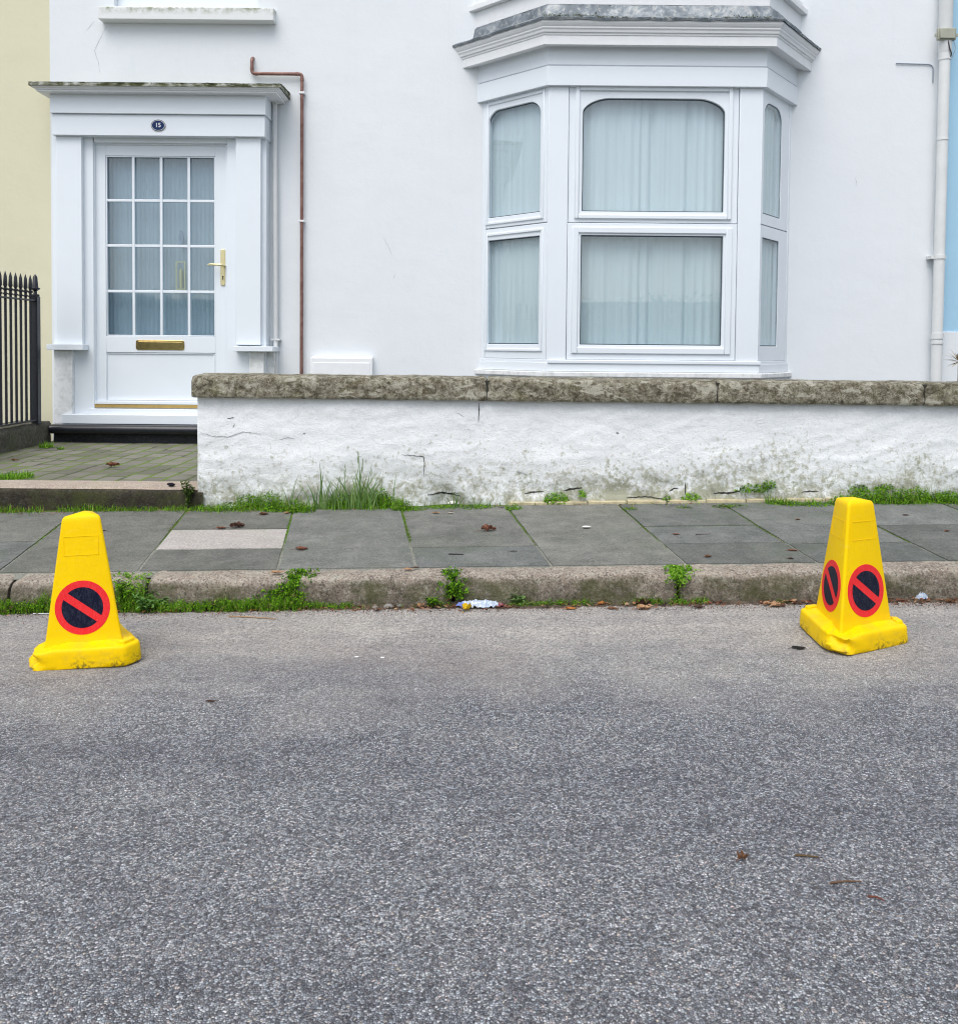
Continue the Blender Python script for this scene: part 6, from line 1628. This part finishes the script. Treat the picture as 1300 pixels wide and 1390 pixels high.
twig('twig', [(311, 838), (340, 839), (375, 841.5)], 'road', 0.003, 'tan', 'pinkish straight twig on the road below the gutter moss')
twig('twig', [(478, 830), (490, 827), (501, 821)], 'road', 0.0025, 'tan', 'tan twig leaning in the gutter left of the pebbles')
twig('twig', [(1079, 1163), (1095, 1164), (1111, 1166)], 'road', 0.0022, 'brown', 'short brown twig right of the ragged leaf on the road')
twig('twig', [(1127, 1201), (1148, 1198.5), (1169, 1199)], 'road', 0.0022, 'red', 'straight red brown twig on the road in the lower right')
twig('twig', [(1178, 1219), (1190, 1220), (1200, 1225)], 'road', 0.0020, 'brown', 'crooked brown twig lowest on the right of the road')
twig('twig', [(340, 1), (1, 1)], 'road', 0.0001, 'brown', 'x') if False else None
twig('twig', [(944, 726), (964, 725.5)], 'pave', 0.0018, 'dark', 'dark twig on the slab above the right kerb moss')
twig('twig', [(609, 753), (629, 753.5)], 'pave', 0.0025, 'black', 'dark twig on the slab above the wrapper')
twig('straw', [(0, 831), (35, 829), (72, 826)], 'road', 0.0018, 'pale', 'long pale dry straw in the gutter moss left of the left cone', 'straw')
twig('drinking_straw', [(45, 834.5), (72, 834.5)], 'road', 0.0028, 'white', 'white drinking straw on the road behind the left cone', 'straw')
def rock(px, py, surf, size, colr, label, name='pebble', cat='pebble', flat=0.7):
    p = (on_road if surf == 'road' else on_pave)(px, py) if surf != 'path' else on_level(px, py, LV); bm = bmesh.new(); bmesh.ops.create_icosphere(bm, subdivisions=2, radius=size / 2)
    for v in bm.verts:
        q = 1 + 0.35 * N(v.co.x / size * 2 + px, v.co.y / size * 2, v.co.z / size * 2); v.co = Vector((v.co.x * q * 1.2, v.co.y * q, v.co.z * q * flat + size * 0.28))
    me = bpy.data.meshes.new(name); bm.to_mesh(me); bm.free()
    ca = me.color_attributes.new('tone', 'FLOAT_COLOR', 'CORNER'); ca.data.foreach_set('color', [*colr, 1.0] * len(me.loops)); me.materials.append(M['debris'])
    o = bpy.data.objects.new(name, me); COL.objects.link(o); o.location = p; tag(o, label, cat, 'small stones in the gutter' if cat == 'pebble' else None)
rock(509, 827, 'road', 0.022, (0.20, 0.19, 0.17), 'grey pebble in the gutter right of the tan twig'); rock(527, 826, 'road', 0.030, (0.25, 0.24, 0.22), 'largest of the grey pebbles in the gutter')
rock(541, 825.5, 'road', 0.024, (0.16, 0.16, 0.15), 'darker grey pebble right of the largest one'); rock(615, 686, 'pave', 0.05, (0.62, 0.61, 0.58), 'white pebble at the broken foot of the wall', flat=.5)
rock(384, 824, 'road', 0.02, (0.72, 0.75, 0.78), 'white plastic scrap in the gutter below the kerb joint moss', 'plastic_scrap', 'litter'); rock(232, 660, 'path', 0.035, (0.012, 0.012, 0.018), 'small black dropping on the granite step', 'dropping', 'dropping', .5)
rock(796, 717.5, 'pave', 0.035, (0.7, 0.7, 0.66), 'pale curved scrap on the middle slab', 'paper_scrap', 'litter', .2); rock(484, 893, 'road', 0.012, (0.8, 0.8, 0.8), 'white fleck on the road in the centre left', 'paper_fleck', 'litter', .3)
rock(519, 894, 'road', 0.012, (0.8, 0.8, 0.8), 'white fleck right of another on the road', 'paper_fleck', 'litter', .3)
# crumpled plastic wrapper in the gutter
def wrapper(px0, px1, py, wpx, label, blue=True, seed=1):
    a, b = on_road(px0, py), on_road(px1, py); L_ = (b - a).length; nu, nv = 40, 14; mb = MB()
    W_ = wpx; vs = []
    for i in range(nu + 1):
        t_ = i / nu; w_ = W_ * (0.55 + 0.6 * math.sin(math.pi * min(1, t_ * 1.05)) ** .7)
        if t_ < 0.12: w_ *= 0.6
        for j in range(nv + 1):
            s_ = 2 * j / nv - 1; x = a.x + (b.x - a.x) * t_; y = a.y + (b.y - a.y) * t_ + s_ * w_ * .5
            z = 0.006 + 0.020 * (1 - s_ * s_) * math.sin(math.pi * t_) ** .5 + 0.012 * abs(N(t_ * 9, s_ * 3, seed)) + 0.008 * N(t_ * 25, s_ * 9, seed)
            vs.append((x, y, road_z(x, y) + max(.002, z)))
    for i in range(nu):
        for j in range(nv):
            t_ = i / nu; k = nv + 1; c_ = (0.42, 0.50, 0.62)
            if blue and t_ < 0.13: c_ = (0.16, 0.22, 0.55)
            elif blue and t_ > 0.86: c_ = (0.22, 0.05, 0.06)
            elif N(t_ * 14, j * .5, 5) > .25: c_ = (0.62, 0.68, 0.75)
            mb.add([vs[i * k + j], vs[i * k + j + 1], vs[(i + 1) * k + j + 1], vs[(i + 1) * k + j]], [(0, 1, 2, 3)], c_)
    o = mb.build('plastic_wrapper', 'wrapper'); origin_to(o, a); tag(o, label, 'litter'); return o
t = NT('wrapper'); a_ = t.n.new('ShaderNodeAttribute'); a_.attribute_name = 'tone'; t.col(a_.outputs['Color']); t.rough(0.25, 0.6); M['wrapper'] = t.m
wrapper(619, 684, 825, 0.042, 'crumpled bluish white plastic wrapper lying in the gutter among leaves', True, 1)
wrapper(1241, 1259, 815, 0.02, 'small crumpled pale plastic scrap in the gutter right of the right cone', False, 4)
# dark silt that has gathered against the kerb
sm = MB(); vs = []; n = 700; m = 7
for i in range(n + 1):
    x = -4.5 + 9.0 * i / n; w_ = 0.035 + 0.035 * max(0, N(x * 2.3, 4, 4) + .35) + 0.018 * N(x * 17, 2, 4)
    for j in range(m):
        t_ = j / (m - 1); y = YK + 0.012 - t_ * (0.012 + max(.012, w_))
        vs.append((x, y, road_z(x, y) - 0.001 + (1 - t_) ** 1.5 * 0.014 + (0.004 * N(x * 40, y * 40, 3) if j < m - 1 else -0.002)))
sm.add(vs, [(i * m + k, (i + 1) * m + k, (i + 1) * m + k + 1, i * m + k + 1) for i in range(n) for k in range(m - 1)])
tag(sm.build('silt', 'silt', smooth=True), 'dark silt lying against the foot of the kerb', 'silt', kind='stuff')
# loose grit, crumbs and leaf fragments along the gutter and scattered on road and pavement
gmb = MB(); r3 = random.Random(21)
def crumb(x, y, z, s, c_):
    a = r3.uniform(0, 6.28); q = [(math.cos(a + k * 2.094) * s * r3.uniform(.6, 1.2), math.sin(a + k * 2.094) * s * r3.uniform(.6, 1.2)) for k in range(3)]
    gmb.add([(x + u, y + v, z - .001) for u, v in q] + [(x, y, z + s * r3.uniform(.5, 1.1))], [(0, 1, 3), (1, 2, 3), (2, 0, 3)], c_)
GC = [(0.20, 0.15, 0.11), (0.30, 0.26, 0.21), (0.10, 0.06, 0.04), (0.05, 0.045, 0.04), (0.42, 0.40, 0.36), (0.24, 0.10, 0.06), (0.16, 0.15, 0.13)]
for _ in range(15000):
    x = r3.uniform(-2.4, 2.6); d = abs(r3.gauss(0, 0.045)); y = YK + 0.0 - d; 
    if N(x * 3, 2, 2) < -.25 and r3.random() < .7: continue
    crumb(x, y, road_z(x, y), r3.uniform(.0012, .0045), r3.choice(GC))
for _ in range(4200):
    x = r3.uniform(-2.6, 2.8); y = YK - 0.05 - abs(r3.gauss(0, 0.35)); crumb(x, y, road_z(x, y), r3.uniform(.001, .0028), r3.choice(GC + [(0.75, 0.75, 0.72)]))
for _ in range(500):
    x = r3.uniform(-2.6, 2.8); y = r3.uniform(1.6, 3.4); crumb(x, y, road_z(x, y), r3.uniform(.001, .0022), r3.choice([(0.03, .03, .03), (0.7, .7, .7), (0.25, .1, .05), (0.3, .2, .1)]))
for _ in range(1100):
    x = r3.uniform(-3, 3.4); y = YW - abs(r3.gauss(0, 0.05)) - 0.01; crumb(x, y, pave_z(x, y), r3.uniform(.001, .0035), r3.choice(GC))
for _ in range(500):
    x = r3.uniform(-3, 3.4); y = r3.uniform(YKB, YW); crumb(x, y, pave_z(x, y), r3.uniform(.001, .0025), r3.choice(GC))
lm = MB(); r5 = random.Random(33)
LC = [(0.16, 0.075, 0.04), (0.26, 0.13, 0.07), (0.10, 0.045, 0.03), (0.34, 0.22, 0.13), (0.05, 0.03, 0.022), (0.22, 0.07, 0.04)]
def frag(x, y, z, s_):
    a = r5.uniform(0, 6.28); n_ = r5.choice((4, 5, 6)); tx, ty = r5.uniform(-.7, .7), r5.uniform(-.7, .7); P_ = []
    for k in range(n_):
        r_ = s_ * r5.uniform(.5, 1.2) * (1.5 if k % n_ == 0 else 1); u, v = r_ * math.cos(a + 6.283 * k / n_), r_ * math.sin(a + 6.283 * k / n_) * .6
        P_.append((x + u, y + v, z + max(0.0008, .3 * s_ + u * tx + v * ty)))
    v_ = r5.uniform(.7, 1.25); c_ = r5.choice(LC)
    lm.add(P_ + [(x, y, z + s_ * .65)], [(k, (k + 1) % n_, n_) for k in range(n_)], tuple(v_ * q for q in c_))
for (pa, pb, n_) in ((160, 260, 40), (270, 420, 45), (410, 620, 120), (560, 700, 140), (700, 1000, 110), (860, 1000, 70), (1030, 1100, 110), (1195, 1300, 130), (-100, 60, 40), (1300, 1500, 60)):
    xa_, xb2 = at(pa, 822, YK).x, at(pb, 822, YK).x
    for _ in range(int(n_ * .6)):
        x = r5.uniform(xa_, xb2); y = YK - 0.008 - abs(r5.gauss(0, 0.032)); frag(x, y, road_z(x, y) + r5.uniform(0.002, 0.010), r5.uniform(.003, .011))
for _ in range(150):
    x = r5.uniform(-2.6, 3.0); y = YW - 0.03 - abs(r5.gauss(0, 0.05)); frag(x, y, pave_z(x, y), r5.uniform(.003, .009))
tag(lm.build('leaf_litter', 'dead_leaf'), 'broken brown leaf litter drifted along the gutter', 'leaf litter', kind='stuff')
tag(gmb.build('grit', 'debris'), 'loose grit and crumbs of leaf scattered along the gutter', 'grit', kind='stuff')

# ------------------------------------------------------------------ the other side of the street (only seen mirrored in the glass)
hm = MB(); r4 = random.Random(5); 
for k in range(5200):
    x = r4.uniform(-11, 12); y = -7.6 + r4.uniform(-.1, .35); z = r4.uniform(0, 2.25 + 0.12 * N(x * .8, 0, 1))
    leaf_shape(hm, (x, y + .15 * N(x, z, 3), z), .16, .10, r4.uniform(0, 6.28), r4.uniform(-1, 1), tuple(r4.uniform(.7, 1.3) * q for q in (0.20, 0.36, 0.26)))
hg = empty('hedge', (0, -7.7, 0), 'clipped green hedge across the road behind the camera, mirrored in the panes', 'hedge')
hm.build('foliage', 'leaf', hg); hb_ = MB(); hb_.box(-11, 12, -8.1, -7.6, -.2, 2.1); hb_.c = [(0.18, 0.33, 0.24)] * 6; hb_.build('stems', 'leaf', hg)
fh = empty('far_house', (-3, -26, 0), 'pale gabled house beyond the hedge across the road, mirrored in the panes', 'house')
mb = MB(); mb.box(-9, -1, -30, -24, -.5, 3.4); mb.prism([(-9, 3.4), (-1, 3.4), (-5, 5.2)], -30, -24, 'y'); mb.build('wall', 'far_brick', fh)
mb = MB(); mb.prism([(-9.4, 3.3), (-5, 5.35), (-0.6, 3.3), (-0.6, 3.5), (-5, 5.6), (-9.4, 3.5)], -30.3, -23.7, 'y'); mb.build('roof', 'roof_slate', fh)
mb = MB(); mb.box(-6.5, -5.7, -27.4, -26.6, 4.6, 6.2); mb.build('chimney', 'far_brick', fh)

# things that grow or lie low count as things; nothing else to do
bpy.context.view_layer.update()
